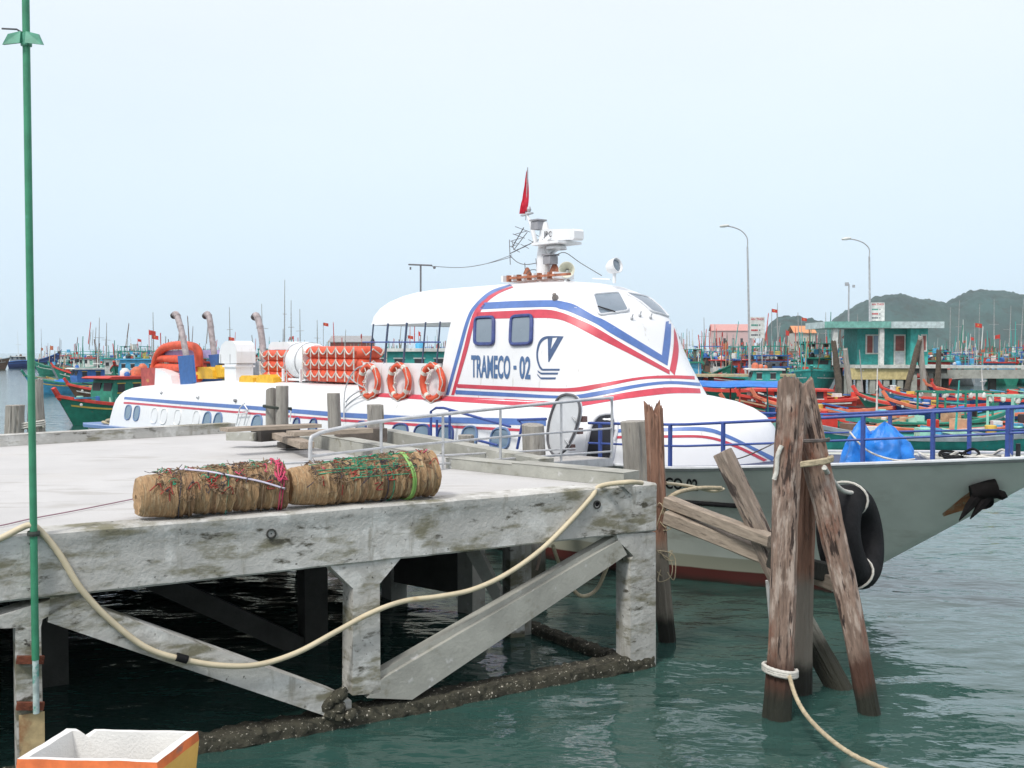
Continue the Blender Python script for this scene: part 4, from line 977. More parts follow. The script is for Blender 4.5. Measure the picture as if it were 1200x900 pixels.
# ================================================================== TIMBER PILES AND DOLPHIN
def pile(name, base, top, r0, r1, m, label, cat='pile', group=None, seed=0, square=0, cut=0, jag=0, n=48, below=1.2, ripple=.17):
    base, top = Vector(base), Vector(top); ax = (top - base); L = ax.length; ax.normalize()
    mb = MB(); nz_ = int(max(12, L * 16)); rows = []
    for i in range(nz_ + 1):
        z = -below + (L + below) * i / nz_; u = max(0, z / L); R_ = r0 + (r1 - r0) * u; row = []
        bend = Vector((noise.noise((seed, z * .5, 0)) * r0 * .35, noise.noise((seed + 9, z * .5, 0)) * r0 * .35, 0))
        for j in range(n):
            t = 2 * pi * j / n; c, s_ = cos(t), sin(t)
            k = (1 / max(abs(c), abs(s_))) ** square if square else 1
            g = 1 + ripple * noise.noise((c * 2.6 + seed, s_ * 2.6, z * .7)) + ripple * .8 * noise.noise((c * 6, s_ * 6 + seed, z * .9)) + ripple * .35 * noise.noise((c * 12, s_ * 12, z * 5 + seed)) - ripple * 1.1 * max(0, noise.noise((c * 4.2 + seed * 2, s_ * 4.2, z * .55)) - .18)
            zz = z
            if i >= nz_ - 1: zz = z + cut * R_ * (c * .7 + s_ * .7) + jag * abs(noise.noise((c * 3 + seed, s_ * 3, 5))) * (1 if i == nz_ else .7)
            row.append(Vector((c * R_ * k * g, s_ * R_ * k * g, zz)) + bend)
        rows.append(row)
    lastc = sum(rows[-1], Vector()) / n
    rows.append([lastc.lerp(p, .9) + Vector((0, 0, .008)) for p in rows[-1]])
    rows.append([lastc.lerp(p, .1) + Vector((0, 0, .0)) for p in rows[-2]])
    mb.grid(rows, True); mb.f.append(tuple(len(mb.v) - n + j for j in range(n))); mb.m.append(0)
    o = mb.build(name, m, smooth=48)
    o.matrix_basis = Matrix.Translation(base) @ ax.to_track_quat('Z', 'Y').to_matrix().to_4x4() @ Matrix.Rotation(seed * .7, 4, 'Z')
    return tag(o, label, cat, group)
def P0(x, y): return atz(x, y, 0)
def PT(x, y, base): return atd(x, y, base.y)
b1 = P0(911, 840); pile('timber_pile', b1, PT(934, 452, b1) + Vector((0, .25, 0)), .125, .118, wood, 'tall split reddish-brown timber pile, front left of the dolphin cluster', seed=1, square=.15, cut=.5, jag=.05)
b2 = P0(1019, 836); pile('timber_pile', b2, PT(956, 462, b2) + Vector((0, .45, 0)), .105, .135, wood, 'knotty timber pile leaning left onto the cluster, right foot standing alone in the water', seed=2, cut=.9, jag=.04)
b3 = P0(938, 812); pile('timber_pile', b3, PT(944, 480, b3), .115, .095, wood_red, 'dark red-brown pile behind the two front piles of the cluster', seed=3)
b4 = P0(982, 805); pile('timber_pile', b4, atd(845, 531, b4.y + .9), .125, .115, wood_brown, 'grey round pile leaning steeply to the left behind the cluster', seed=4, cut=.15)
b5 = P0(782, 752); pile('timber_pile', b5, PT(764, 487, b5), .105, .105, wood_red, 'reddish pile with a splintered pointed top beside the pier corner', seed=5, jag=.30, square=.1)
b6 = atz(756, 640, 0) if 0 else Vector((atd(765, 600, 13.3).x, 13.3, 0)); pile('timber_pile', b6, atd(741, 494, 13.1), .165, .165, wood_grey, 'thick grey round pile just behind the pier corner curb', seed=6, cut=.1)
# thin white stake behind the front pile
bq = P0(912, 745); tag(MB().tube([bq - Vector((0, 0, .8)), PT(899, 680, bq)], .022, 8).build('stake', styro, smooth=40), 'thin white stake in the water behind the dolphin piles', 'stake')
# horizontal tie timbers
def timber(a, b, wd, hh, m, label, r=0):
    a, b = Vector(a), Vector(b); mb = MB(); d = (b - a).normalized(); sx = d.cross(Vector((0, 0, 1))).normalized(); sz_ = sx.cross(d); L = (b - a).length; rows = []
    k = int(L / .12) + 2
    for i in range(k + 1):
        p = Vector((L * i / k, 0, 0)); row = []
        for (x, z) in ((-1, -.8), (-.8, -1), (.8, -1), (1, -.8), (1, .8), (.8, 1), (-.8, 1), (-1, .8)):
            row.append(p + Vector((0, x * wd / 2 + .008 * noise.noise((i * .3, x, z * 3)), z * hh / 2 + .008 * noise.noise((i * .3, x * 3, z)))))
        rows.append(row)
    mb.grid(rows, True); mb.f += [tuple(range(8))[::-1], tuple(len(mb.v) - 8 + j for j in range(8))]; mb.m += [0, 0]
    o = mb.build('tie_timber', m, smooth=30); M = Matrix((d, -sx, sz_)).transposed().to_4x4(); o.matrix_basis = Matrix.Translation(a) @ M
    return tag(o, label, 'timber')
timber(atd(783, 588, 12.1), atd(905, 634, 10.9), .16, .13, plank_m, 'upper sloping tie timber between the pier pile and the pile cluster')
timber(atd(782, 606, 12.0), atd(980, 684, 10.6), .16, .16, plank_m, 'lower sloping tie timber running behind the leaning grey pile')
tb2 = timber(atd(905, 655, 10.6), atd(985, 674, 10.75), .2, .2, wood_red, 'short rusty brown timber block between the cluster piles')

# big black tyre fender roped beside the cluster
tyc = atd(997, 629, 11.45); ty = root('tyre_fender', tyc, 0, 'large black tyre fender hanging between the pile cluster and the ferry hull', 'tyre')
vdir = Vector((.80, .52, 0)).normalized(); rows = []
ax_ = Vector((.78, -.56, .15)).normalized(); u1 = ax_.cross(Vector((0, 0, 1))).normalized(); u2 = u1.cross(ax_)
for i in range(56):
    t = 2 * pi * i / 56; e = u1 * cos(t) + u2 * sin(t); row = []
    for j in range(22):
        q = 2 * pi * j / 22; cx, cy = cos(q), sin(q)
        rr = .40 + .175 * math.copysign(abs(cx) ** .7, cx); yy = .23 * math.copysign(abs(cy) ** .75, cy)
        if cx > .75 and i % 2: rr += .014
        row.append(e * rr + ax_ * yy)
    rows.append(row)
rows.append(rows[0]); MB().grid(rows, True).build('tyre', rubber, ty, smooth=50)
for k, tt in enumerate((-1.05, 1.5)):
    e = u1 * cos(tt) + u2 * sin(tt); o2 = e * .42
    MB().tube([o2 + e * .205 * cos(q) + ax_ * .26 * sin(q) for q in [2 * pi * i / 22 for i in range(22)]], .014, 6, closed=True).build('fender_rope', rope_w, ty, smooth=60)

def rope(name, pts, r, m, label, cat='rope', n=7, cats=6):
    P = catmull(pts, cats); c = P[0].copy()
    lay = m in (rope_m, rope_w) and r > .011
    o = (MB().laid([p - c for p in P], r * 1.08, 12, r * 8) if lay else MB().tube([p - c for p in P], r, n)).build(name, m, smooth=60); o.location = c
    return tag(o, label, cat)
# lashings round the cluster
def wrap(c, a, b, z, tilt, r, m, label, turns=1.0, lift=.04):
    P = []
    for i in range(int(26 * turns) + 1):
        t = 2 * pi * i / 26; P.append(Vector((c.x + a * cos(t), c.y + b * sin(t), z + tilt * cos(t) + lift * i / 26)))
    return rope('lashing', P, r, m, label, 'rope', 6, 2)
cc = Vector((2.78, 9.97, 0)); 
zt1 = atd(940, 545, 9.9).z; wrap(Vector((2.87, 10.02, 0)), .265, .19, zt1, .03, .016, rope_m, 'tan rope lashed round the two tall piles below their wire tie', 3.0, .014)
zt2 = atd(940, 518, 9.9).z; wrap(Vector((2.86, 10.04, 0)), .25, .175, zt2, .0, .012, mat('wire_steel', (.12, .1, .09, 1), .6, .3, 20), 'grey wire tied round the two tall piles near their tops', 2.0, .012)
zb1 = atd(915, 790, 9.72).z; wrap(Vector((b1.x + .03, b1.y + .03, 0)), .155, .15, zb1, -.03, .018, rope_w, 'pale rope tied low on the front pile just above the water', 3.0, .02)
rope('mooring_rope', [atd(925, 792, 9.6), atd(932, 815, 9.3), atd(945, 838, 9.0), atd(968, 862, 8.5), atd(1000, 885, 8.1), atd(1045, 905, 7.9)], .018, rope_m, 'tan rope running from the front pile foot down into the water')
rope('mooring_rope', [atd(966, 548, 9.8), atd(978, 566, 10.6), atd(988, 575, 11.0), atd(1000, 578, 11.3)], .022, rope_w, 'pale rope holding up the black tyre fender')
rope('frayed_rope', [atd(915, 527, 9.85), atd(911, 545, 9.85), atd(908, 556, 9.85), atd(907, 570, 9.85)], [.012] * 18 + [.03], rope_w, 'frayed rope end hanging left of the tall front pile') if 0 else None
fr = rope('frayed_rope', [atd(916, 522, 9.8), atd(911, 535, 9.8), atd(910, 552, 9.8), atd(907, 562, 9.8)], .02, rope_w, 'frayed pale rope end hanging left of the tall front pile')
rope('mooring_line', [atd(845, 572, 13.4), atd(820, 572, 12.9), atd(795, 577, 12.4), atd(778, 588, 12.25), atd(770, 600, 12.2)], .024, rope_m, 'thick pale rope from the reddish pile towards the ferry hull', cats=8)
rope('mooring_line', [atd(780, 566, 12.3), atd(810, 570, 12.8), atd(835, 576, 13.3), atd(848, 573, 13.5)], .02, hose_m, 'second pale rope crossing the hull lettering beside the reddish pile')
rope('bow_line', [FM @ lw(915, 515, -1.8) + Vector((0, 0, 0)), atd(900, 523, 12.5), atd(870, 536, 12.9), atd(845, 541, 13.3)], .008, mat('wire_steel', BLK), 'thin grey line from the ferry rail past the leaning pile')
random.seed(5)
for (x, y, d, lab) in ((776, 600, 12.2, 'tangled twine tied round the reddish pile at timber height'), (779, 660, 12.2, 'frayed twine snagged low on the reddish pile')):
    P = [atd(x + random.uniform(-9, 12), y + random.uniform(-16, 22), d + random.uniform(-.12, .05)) for _ in range(16)]
    rope('twine_tangle', P, .006, rope_m, lab, 'twine', 5, 5)
rope('frayed_rope', [atd(634, 640, 11.2), atd(632, 655, 11.2), atd(629, 668, 11.2)], .016, mat('rope_pinkish', (.30, .22, .18, 1), .9), 'short frayed rope end hanging under the pier edge')

# cream hose draped along the pier face
def face(x, y, off=.04): return fp(x, y) - NB * off
hp = [face(-60, 652, .05), face(-20, 636), face(0, 630), face(22, 619), face(36, 614, .07), face(50, 625), face(70, 650), face(95, 690, .05), face(130, 727), face(170, 757, .06), face(210, 770, .06), face(255, 777, .08), face(300, 776, .08), face(345, 762, .08), face(390, 738, .08), face(430, 716, .09), face(470, 703, .06), face(510, 698, .05), face(550, 690, .05), face(590, 672, .05), face(630, 644, .05), face(665, 610, .05), face(690, 582, .05), fp(703, 571) + Vector((0, 0, .01)) - NB * .0, atz(735, 565, 2.14), atz(752, 566, 2.1)]
rope('hose', hp, .026, hose_m, 'long cream hose draped in a sagging loop along the pier face', 'hose', 10, 8)
hh_ = root('hose_coupling', fp(211, 769) - NB * .065, 0, 'black clamp coupling on the sagging cream hose', 'coupling'); dd = (fp(225, 773) - fp(200, 766)).normalized()
MB().tube([-dd * .05, dd * .05], .036, 10).build('clamp', rubber, hh_, smooth=40)
rope('hose', [atd(648, 640, 11.0), atd(655, 660, 11.3), atd(664, 680, 11.6), atd(680, 698, 11.8), atd(698, 692, 11.9), atd(710, 668, 11.9), atd(716, 650, 11.9)], .022, hose_m, 'short loop of yellow hose hanging under the pier corner', 'hose', 8)
rope('cord', [atz(-60, 626, 2.062), atz(0, 616, 2.065), atz(36, 608, 2.065), atz(90, 598, 2.065), atz(160, 584, 2.065)], .006, mat('cord_purple', (.28, .17, .2, 1), .8), 'thin purplish cord lying across the deck behind the green pole', 'cord', 5)
rope('cord', [atz(330, 553, 2.065), atz(350, 550, 2.065), atz(372, 545, 2.065), atz(400, 541, 2.065)], .005, mat('cord_purple', BLK), 'thin grey cord lying on the deck behind the basket stack', 'cord', 5)

# ================================================================== GANGWAY
ga, gb = Vector((-2.17, 11.0, 2.1)), Vector((1.50, 15.35, 1.86)); gd = (gb - ga); GL = gd.length; gd.normalize()
gr = root('gangway', ga, 0, 'light metal gangway with tubular handrails from the pier to the ferry door', 'gangway')
gs = Vector((gd.y, -gd.x, 0)).normalized() * .68     # width towards the right/camera is the near rail; far rail is -gs
near_, far_ = Vector((0, 0, 0)), -gs
alu = mat('aluminium', (.55, .56, .57, 1), .4, .12, 8, .08, 60, metal=.25)
def gp_(u, side, h): return gd * GL * u + (near_ if side == 0 else far_) + Vector((0, 0, h))
for side in (0, 1):
    MB().bar(gp_(0.02, side, -.02), gp_(1, side, -.02), .05, .12).build('side_beam', alu, gr)
    hl_ = (.50, .94)
    if side: continue
    MB().tube(catmull([gp_(.0, side, .0), gp_(.0, side, .42), gp_(.012, side, .50), gp_(.06, side, .56), gp_(.2, side, .65), gp_(.6, side, .81), gp_(.97, side, .94), gp_(.99, side, .93), gp_(1.0, side, .86), gp_(1.0, side, .0)], 5), .022, 8).build('hand_rail', alu, gr, smooth=50)
    for k, hf in enumerate((.52, .15)):
        MB().tube([gp_(.0, side, .52 * hf), gp_(.2, side, .65 * hf), gp_(.6, side, .81 * hf), gp_(1.0, side, .94 * hf)], .015, 6).build('mid_rail', alu, gr, smooth=50)
    MB().tube([gp_(u, 1, .14) for u in (0, .5, 1)], .014, 6).build('toe_rail', alu, gr, smooth=50)
    for u in (.18, .36, .55, .78): MB().tube([gp_(u, side, -.03), gp_(u, side, .60 + .36 * u - .02)], .017, 6).build('stanchion', alu, gr, smooth=50)
nt_ = 22
for i in range(nt_):
    u = (i + .5) / nt_; c = gp_(u, 0, .02) + far_ * .5
    MB().box((0, 0, 0), (GL / nt_ * .93, .60, .03), atan2(gd.y, gd.x)).build('tread_board', mat('tread_grey', (.40, .39, .37, 1), .7, .2, 5), gr).location = c

# ================================================================== LOOSE PLANKS AND POSTS AT THE PIER'S FAR EDGE
def plank(p0, p1, z0, wd, th, label, m=plank_m, z1=None):
    a, b = atz(*p0, z0), atz(*p1, z0 if z1 is None else z1); d = b - a; L = d.length
    o = MB().box((L / 2, 0, 0), (L, wd, th)); v = [(x, y + .006 * noise.noise((x * 2, y * 5, z)), z - .01 * sin(x / L * pi)) for x, y, z in o.v]; o.v = v
    ob = o.build('plank', m); ob.matrix_basis = Matrix.Translation(a) @ d.to_track_quat('X', 'Z').to_matrix().to_4x4(); return tag(ob, label, 'plank')
plank((262, 503.5), (372, 498.5), 2.42, .30, .05, 'weathered plank laid level at the far left of the timber landing')
plank((340, 508), (432, 504), 2.44, .30, .055, 'weathered plank laid in front of the two short round posts')
plank((322, 509), (360, 522), 2.22, .20, .09, 'pale timber offcut slanting towards the camera under the planks')
plank((268, 511), (300, 511.5), 2.22, .18, .12, 'short timber block propping the left plank', concrete_clean)
plank((330, 522), (362, 520), 2.12, .3, .08, 'dark board lying flat on the deck below the planks', mat('dark_board', (.05, .045, .04, 1), .9))
plank((300, 509), (345, 505.5), 2.25, .24, .22, 'dark timber bearer between the two planks', mat('dark_board', BLK))
plank((395, 511), (450, 509), 2.26, .3, .2, 'dark weathered bearer beside the square post', mat('bearer_brown', (.12, .10, .085, 1), .9, .3))
def post(px0, px1, py_t, d, m, label, sq=0, seed=0, cut=0, zbase=0, group=None):
    c = (px0 + px1) / 2; r_ = (px1 - px0) / 2 / F * d * (.93 if not sq else .8); t = atd(c, py_t, d); return pile('mooring_post', Vector((t.x, d, zbase)), t, r_, r_, m, label, 'post', group, seed, sq, cut, ripple=.07)
post(311, 323.5, 457, 20.2, wood_grey, 'shorter round post of the roped pair behind the planks', seed=11, cut=.5)
post(323, 338, 452.5, 20.0, wood_grey, 'taller round post of the roped pair behind the planks', seed=12)
post(384, 400, 461, 19.2, wood_grey, 'single round post between the roped pair and the square post', seed=13)
post(429, 449, 474.5, 16.2, wood_grey, 'square grey post with a rope loop beside the gangway rail', 1.0, seed=14, zbase=1.0)
post(612, 640, 498, 15.6, wood_grey, 'broad grey round post behind the gangway near the open door leaf', seed=15, cut=.1)
post(536, 556, 510, 17.2, wood_grey, 'low round post behind the gangway below the blue handrail', seed=16)
zz = atd(325, 479, 20).z; wrap(Vector((atd(325, 479, 20.1).x, 20.1, 0)), .27, .20, zz, -.03, .018, mat('dark_cord', BLK), 'dark rope round the pair of posts', 2, .02)
rope('rope_loop', [atd(428, 515, 16.0), atd(440, 508, 15.8), atd(453, 506, 15.9), atd(450, 512, 15.9), atd(444, 522, 15.9), atd(436, 518, 15.8), atd(430, 513, 15.8)], .014, rope_w, 'pale rope looped on the square post')
# left-hand pair of piles standing off the pier
q1 = Vector((atd(41, 480, 24).x, 24, 0)); pile('mooring_post', q1, atd(42, 447, 24), .20, .16, wood_grey, 'taller grey pile standing in the water left, behind the green pole', 'post', seed=21, jag=.2)
q2 = Vector((atd(17, 480, 23.6).x, 23.6, 0)); pile('mooring_post', q2, atd(17, 475, 23.6), .19, .19, wood_grey, 'shorter pile standing in the water at the left edge', 'post', seed=22)
wrap(Vector(((q1.x + q2.x) / 2, 23.8, 0)), .45, .22, atd(30, 503, 23.8).z, .05, .022, rope_w, 'blue-grey rope wound round the left pair of piles', 3, .05)

# ================================================================== BASKET STACKS
straw = mat('basket_straw', (.46, .29, .15, 1), .85, .28, 14, 1, 40, stretch=(6, 1.1, 1.1), spots=[((.60, .46, .28, 1), 7, .5, .66, (6, .9, .9)), ((.14, .08, .045, 1), 7, .60, .68, (7, .9, .9))])
straw2 = mat('basket_straw_dark', (.34, .20, .105, 1), .85, .3, 14, 1, 40, stretch=(6, 1.1, 1.1), spots=[((.50, .37, .22, 1), 7, .5, .66, (6, .9, .9)), ((.11, .07, .04, 1), 7, .56, .66, (7, .9, .9))])
mark = mat('mark_red', (.30, .05, .035, 1), .8, .3, 12); twg = mat('twine_green', (.02, .27, .15, 1), .6, .3); twb = mat('twine_dark', (.06, .05, .06, 1), .8); twp = mat('twine_pink', (.6, .06, .14, 1), .6, .2); twl = mat('tape_lime', (.24, .45, .12, 1), .5, .1); tww = mat('twine_lilac', (.62, .58, .70, 1), .6, .1); twbr = mat('twine_brown', (.22, .15, .09, 1), .85)
def basket_stack(pa, pb_, R0, R1, n, label, seed, bands):
    ax = (pb_ - pa); L = ax.length; rt = root('basket_stack', pa, atan2(ax.y, ax.x), label, 'baskets', 'basket stacks on the pier edge')
    Mx = Vector((0, 0, 0)); random.seed(seed)
    def rad(x): return (R0 + (R1 - R0) * x / L)
    for i in range(n):
        x0 = 0 if i == 0 else L * (.17 + .83 * (i - .0) / n) - .02; x1 = L * (.17 + .83 * (i + 1) / n) + .012
        rows = []; m_ = 34; R_ = rad(x1); k = 9 if i == 0 else 6
        oy, oz = random.uniform(-.008, .008), random.uniform(-.006, .008)
        if i == 0: rows.append([Vector((-.004, .02 * cos(2 * pi * j / m_), .02 * sin(2 * pi * j / m_) + R_)) for j in range(m_)])
        for q in range(k + 1):
            u = q / k; x = x0 + (x1 - x0) * u; flare = (.80 + .20 * u ** .45) if i == 0 else (.94 + .06 * u)
            if q == k: flare *= 1.05 + .04 * noise.noise((i * 3.1, seed, 1))
            if q == k - 1: flare *= 1.025
            row = []
            for j in range(m_):
                t = 2 * pi * j / m_; rr = R_ * flare * (1 + .02 * noise.noise((cos(t) * 3 + i * 3, sin(t) * 3, u * 3 + seed)) + .012 * ((q + j) % 2) + (.012 if q % 2 else 0))
                sq = 1 - .06 * max(0, -sin(t)) ** 3
                row.append(Vector((x + .016 * noise.noise((cos(t) * 2.5, sin(t) * 2.5 + i, seed)) + (.010 * noise.noise((t * 9, i, seed)) if q == k else 0), rr * cos(t) + oy, (rr * sin(t)) * sq + R_ + oz)))
            rows.append(row)
        rows.append([Vector((x1 - .03, p.y * .93, (p.z - R_) * .93 + R_)) for p in rows[-1]])
        if i == n - 1: rows.append([Vector((x1 - .08, .02 * cos(2 * pi * j / m_), .02 * sin(2 * pi * j / m_) + R_)) for j in range(m_)])
        MB().grid(rows, True).build('basket', straw if (i + seed) % 3 else straw2, rt, smooth=28)
    def surf(x, t, off=.008): R_ = rad(x) * 1.03 + off; return Vector((x, R_ * cos(t), R_ * sin(t) + rad(x)))
    # painted red marks: short brush strokes on the near side (t around pi+)
    mk = MB()
    for i in range(11):
        x = L * random.uniform(.05, .97); t = pi + random.uniform(-.55, .45)
        shape = random.choice([[(0, 0), (0, .5)], [(0, 0), (0, .45), (.06, .5), (.08, .38), (.02, .25), (.09, 0)], [(0, .1), (.08, .4), (.1, .05)], [(0, .3), (.08, .35), (.02, .02), (.09, .0)]])
        P = [surf(x + a_, t - b_ * .9, .009) for a_, b_ in shape]
        P = catmull(P, 4); mk.tube(P, .006, 4)
    mk.build('red_mark', mark, rt, kind='stuff')
    # twine ends and knots along the top
    for m_, cnt, spread in ((twbr, 130, 1.25), (twb, 46, 1.1), (twg, 20 + 10 * (seed % 2), 1.1), (mark, 9, .9), (twp, 3, .8)):
        tw = MB()
        for i in range(cnt):
            x = L * random.uniform(.12, .98); t = pi / 2 + random.uniform(-.6, 1.25) * spread; P = [surf(x, t, .004)]
            if m_ is twg and seed % 2: x = L * random.uniform(.25, .72)
            for q in range(4):
                x += random.uniform(-.045, .045); t += random.uniform(-.2, .2); P.append(surf(min(L, max(0, x)), t, random.uniform(.002, .03) * (1 if q < 3 else random.choice((1, 1, 2)))))
            tw.tube(catmull(P, 4), random.uniform(.0022, .005), 4)
        tw.build('twine', m_, rt, kind='stuff')
    # twine rings
    for x, m_, r_, w_ in bands:
        P = [surf(x * L + .02 * sin(t * 2 + seed), t, .004 + .004 * sin(t * 5)) for t in [2 * pi * j / 40 for j in range(40)]]
        MB().tube(P, r_, 5, closed=True).build('tie_band', m_, rt, smooth=60)
    return rt, surf, L
def edge_at(px_, back): 
    p = onplane(px_, 600, A + NB * back, NB); return Vector((p.x, p.y, Z0 + .004))
sa, surfa, La = basket_stack(edge_at(160, .235), edge_at(329, .25), .195, .215, 15, 'left stack of nested straw baskets tied with pink and white string at its right end', 4,
    [(.26, twb, .006, 0), (.33, twbr, .005, 0), (.58, twg, .005, 0), (.83, twbr, .006, 0), (.955, twp, .006, 0), (.975, twp, .006, 0)])
sb_, surfb, Lb = basket_stack(edge_at(337, .25), edge_at(503, .27), .19, .225, 16, 'right stack of nested straw baskets with a lime green band near its right end', 7,
    [(.30, twbr, .005, 0), (.62, twb, .006, 0), (.66, twg, .005, 0), (.80, twl, .014, 0), (.815, twl, .012, 0)])
P = [surfa(La * u, t, .02) for u, t in ((.28, 1.75), (.45, 2.15), (.62, 2.5), (.8, 2.8), (.97, 3.15))]; MB().tube(catmull(P, 6), .009, 6).build('white_string', tww, sa, smooth=60)
pk = MB(); random.seed(2)
for i in range(7): pk.tube(catmull([surfa(La * random.uniform(.9, .99), random.uniform(1.3, 2.9), .015 + .02 * random.random()) for _ in range(4)], 4), .006, 5)
pk.build('pink_netting', twp, sa, kind='stuff')

# ================================================================== FISHING FLEET
def cm(n, c, **k): return mat(n, c + (1,), k.pop('rough', .6), k.pop('var', .2), k.pop('scale', 3), k.pop('bump', .1), 12, **k)
worn = [((.20, .17, .13, 1), 4, .62, .74)]
B_GREEN = cm('boat_green', (.02, .22, .15), spots=worn); B_TEAL = cm('boat_teal', (.04, .36, .32), spots=worn); B_BLUE = cm('boat_blue', (.03, .13, .40), spots=worn); B_SKY = cm('boat_sky_blue', (.08, .38, .62), spots=worn)
B_RED = cm('boat_red', (.55, .045, .03), spots=worn); B_ORANGE = cm('boat_deck_orange', (.58, .16, .08), spots=worn); B_WHITE = cm('boat_white', (.62, .63, .60), spots=worn); B_BROWN = cm('boat_brown', (.13, .075, .05)); B_YELLOW = cm('boat_yellow', (.6, .42, .08)); B_DARK = cm('boat_dark', (.03, .03, .035)); B_GREY = cm('boat_grey', (.22, .26, .28), spots=worn)
B_MINT = cm('boat_mint', (.30, .62, .50)); B_FRAME = cm('mast_grey', (.32, .32, .31)); B_NAVY = cm('boat_navy', (.02, .045, .17)); NET = cm('net_heap', (.16, .10, .07), bump=.8); TARPB = cm('tarp_sky', (.02, .17, .55)); PLANKC = cm('boat_tan', (.48, .36, .22))
def boat_parts(L, W, hull, gun, deck, house, roof, trim, opts, seed=0):
    """list of (part name, MB, material, [sub parts]); bow towards +x, water at z = 0"""
    rnd = random.Random(seed); out = []
    hb, hs, hm = opts.get('bow', 2.1), opts.get('stern', 1.35), opts.get('mid', .85)
    def sh(x):
        u = x / L
        return hm + (hb - hm) * max(0, (u - .42) / .58) ** 2.2 + (hs - hm) * max(0, (.35 - u) / .35) ** 1.8
    def hw(x): u = x / L; return W / 2 * (1 - max(0, (u - .5) / .5) ** 2.6) * (1 - .25 * max(0, (.3 - u) / .3) ** 1.5)
    xs = [L * (i / 22) for i in range(23)]; rows = []; grows = []; low_ = []
    for x in xs:
        u = x / L; rake = .75 * max(0, (u - .6) / .4) ** 2; b = hw(x) + .02; s_ = sh(x); P = []
        for k in range(6):
            t = k / 5; z = -.5 + (s_ + .5) * t; bb = b * (t ** .45) * (1 - .0) * (1 - .35 * (1 - t) * (u ** 3)); P.append((x - rake * (1 - t) * 1.6, bb + .01, z))
        rows.append([(p[0], -p[1], p[2]) for p in P[::-1]] + P)
    m = MB().grid(rows); m.f.append(tuple(range(12))); m.m.append(0); out.append(('hull', m, hull, []))
    g = MB()
    for sg in (-1, 1):
        for k_, th in ((1, .10),):
            R_ = [(Vector((x, sg * (hw(x) + .05), sh(x) + .0)), Vector((x, sg * (hw(x) + .055), sh(x) - (.24 if opts.get('bigband') else .14))), Vector((x, sg * (hw(x) - .08), sh(x) + .02))) for x in xs]
            g.grid([[r[1], r[0], r[2]] for r in R_])
    g.bar((L - .25, 0, sh(L) - .25), (L + .12, 0, sh(L) + .30), .2, .16); out.append(('gunwale', g, gun, []))
    st_ = MB()
    for sg in (-1, 1): st_.grid([[(x - .35 * max(0, (x / L - .6) / .4) ** 2, sg * (hw(x) * .965 + .055), sh(x) * .62 + .05), (x - .3 * max(0, (x / L - .6) / .4) ** 2, sg * (hw(x) * .975 + .055), sh(x) * .62 + .13)] for x in xs[1:-1]])
    out.append(('hull_stripe', st_, trim, []))
    d = MB().grid([[(x, -hw(x) * .95, sh(x) - .16), (x, 0, sh(x) - .10), (x, hw(x) * .95, sh(x) - .16)] for x in xs]); out.append(('deck', d, deck, []))
    if opts.get('house', 1):
        x0, x1 = opts.get('hx', (.10, .42)); x0 *= L; x1 *= L; zb = sh((x0 + x1) / 2) - .15; H1 = opts.get('hh', 1.9); w_ = W * .36
        hm_ = MB().prism([(x0, -w_, zb), (x1, -w_, zb), (x1 + .08, -w_, zb + H1 * .5), (x1 - .12, -w_, zb + H1), (x0, -w_, zb + H1)], (0, 2 * w_, 0)); subs = []
        n = max(2, int((x1 - x0) / .75)); 
        for sg in (-1, 1):
            for i in range(n):
                cx = x0 + (x1 - x0) * (i + .5) / n; subs.append(('window', MB().use(B_DARK).box((cx, sg * (w_ + .005), zb + H1 * .68), (.38, .03, .42)).use(trim).box((cx, sg * (w_ + .012), zb + H1 * .68 + .235), (.46, .03, .05)).box((cx, sg * (w_ + .012), zb + H1 * .68 - .235), (.46, .03, .05)), B_DARK))
        for yy in (-w_ * .5, w_ * .5): subs.append(('window', MB().box((x1 - .02, yy, zb + H1 * .72), (.10, w_ * .7, .4), ry=-.10), B_DARK))
        out.append(('wheelhouse', hm_, house, subs))
        rf = MB().prism([(x0 - .35, -w_ - .2, zb + H1), (x1 + .25, -w_ - .2, zb + H1), (x1 + .45, -w_ - .2, zb + H1 + .06), (x1 + .2, -w_ - .2, zb + H1 + .14), (x0 - .35, -w_ - .2, zb + H1 + .12)], (0, 2 * w_ + .4, 0))
        out.append(('roof', rf, roof, [])); zr = zb + H1 + .13
        if opts.get('clutter', 1):
            for q in range(rnd.randint(2, 5)):
                cx, cy = rnd.uniform(x0, x1), rnd.uniform(-w_ * .7, w_ * .7); r_ = rnd.uniform(.12, .3)
                out.append(('roof_gear', MB().lathe([(.01, 0), (r_, 0), (r_ * 1.05, r_), (r_ * .5, r_ * 1.6), (.01, r_ * 1.7)], (cx, cy, zr), n=8), rnd.choice([B_BLUE, B_WHITE, NET, B_ORANGE, B_SKY, B_DARK]), []))
    else: zr = sh(L * .3)
    for i in range(opts.get('masts', 2)):
        x = L * (.16, .62, .40)[i % 3]; hh = rnd.uniform(*opts.get('mh', (1.6, 3.2))); mm = MB().tube([(x, 0, sh(x) - .2), (x + rnd.uniform(-.3, .3), rnd.uniform(-.15, .15), sh(x) + hh)], [.055, .025], 6)
        if i == 0: mm.tube([(x, -W * .35, sh(x) + hh * .55), (x, W * .35, sh(x) + hh * .55)], .03, 5)
        out.append(('mast', mm, rnd.choice([B_FRAME, B_TEAL, B_FRAME, B_WHITE, B_BROWN]), []))
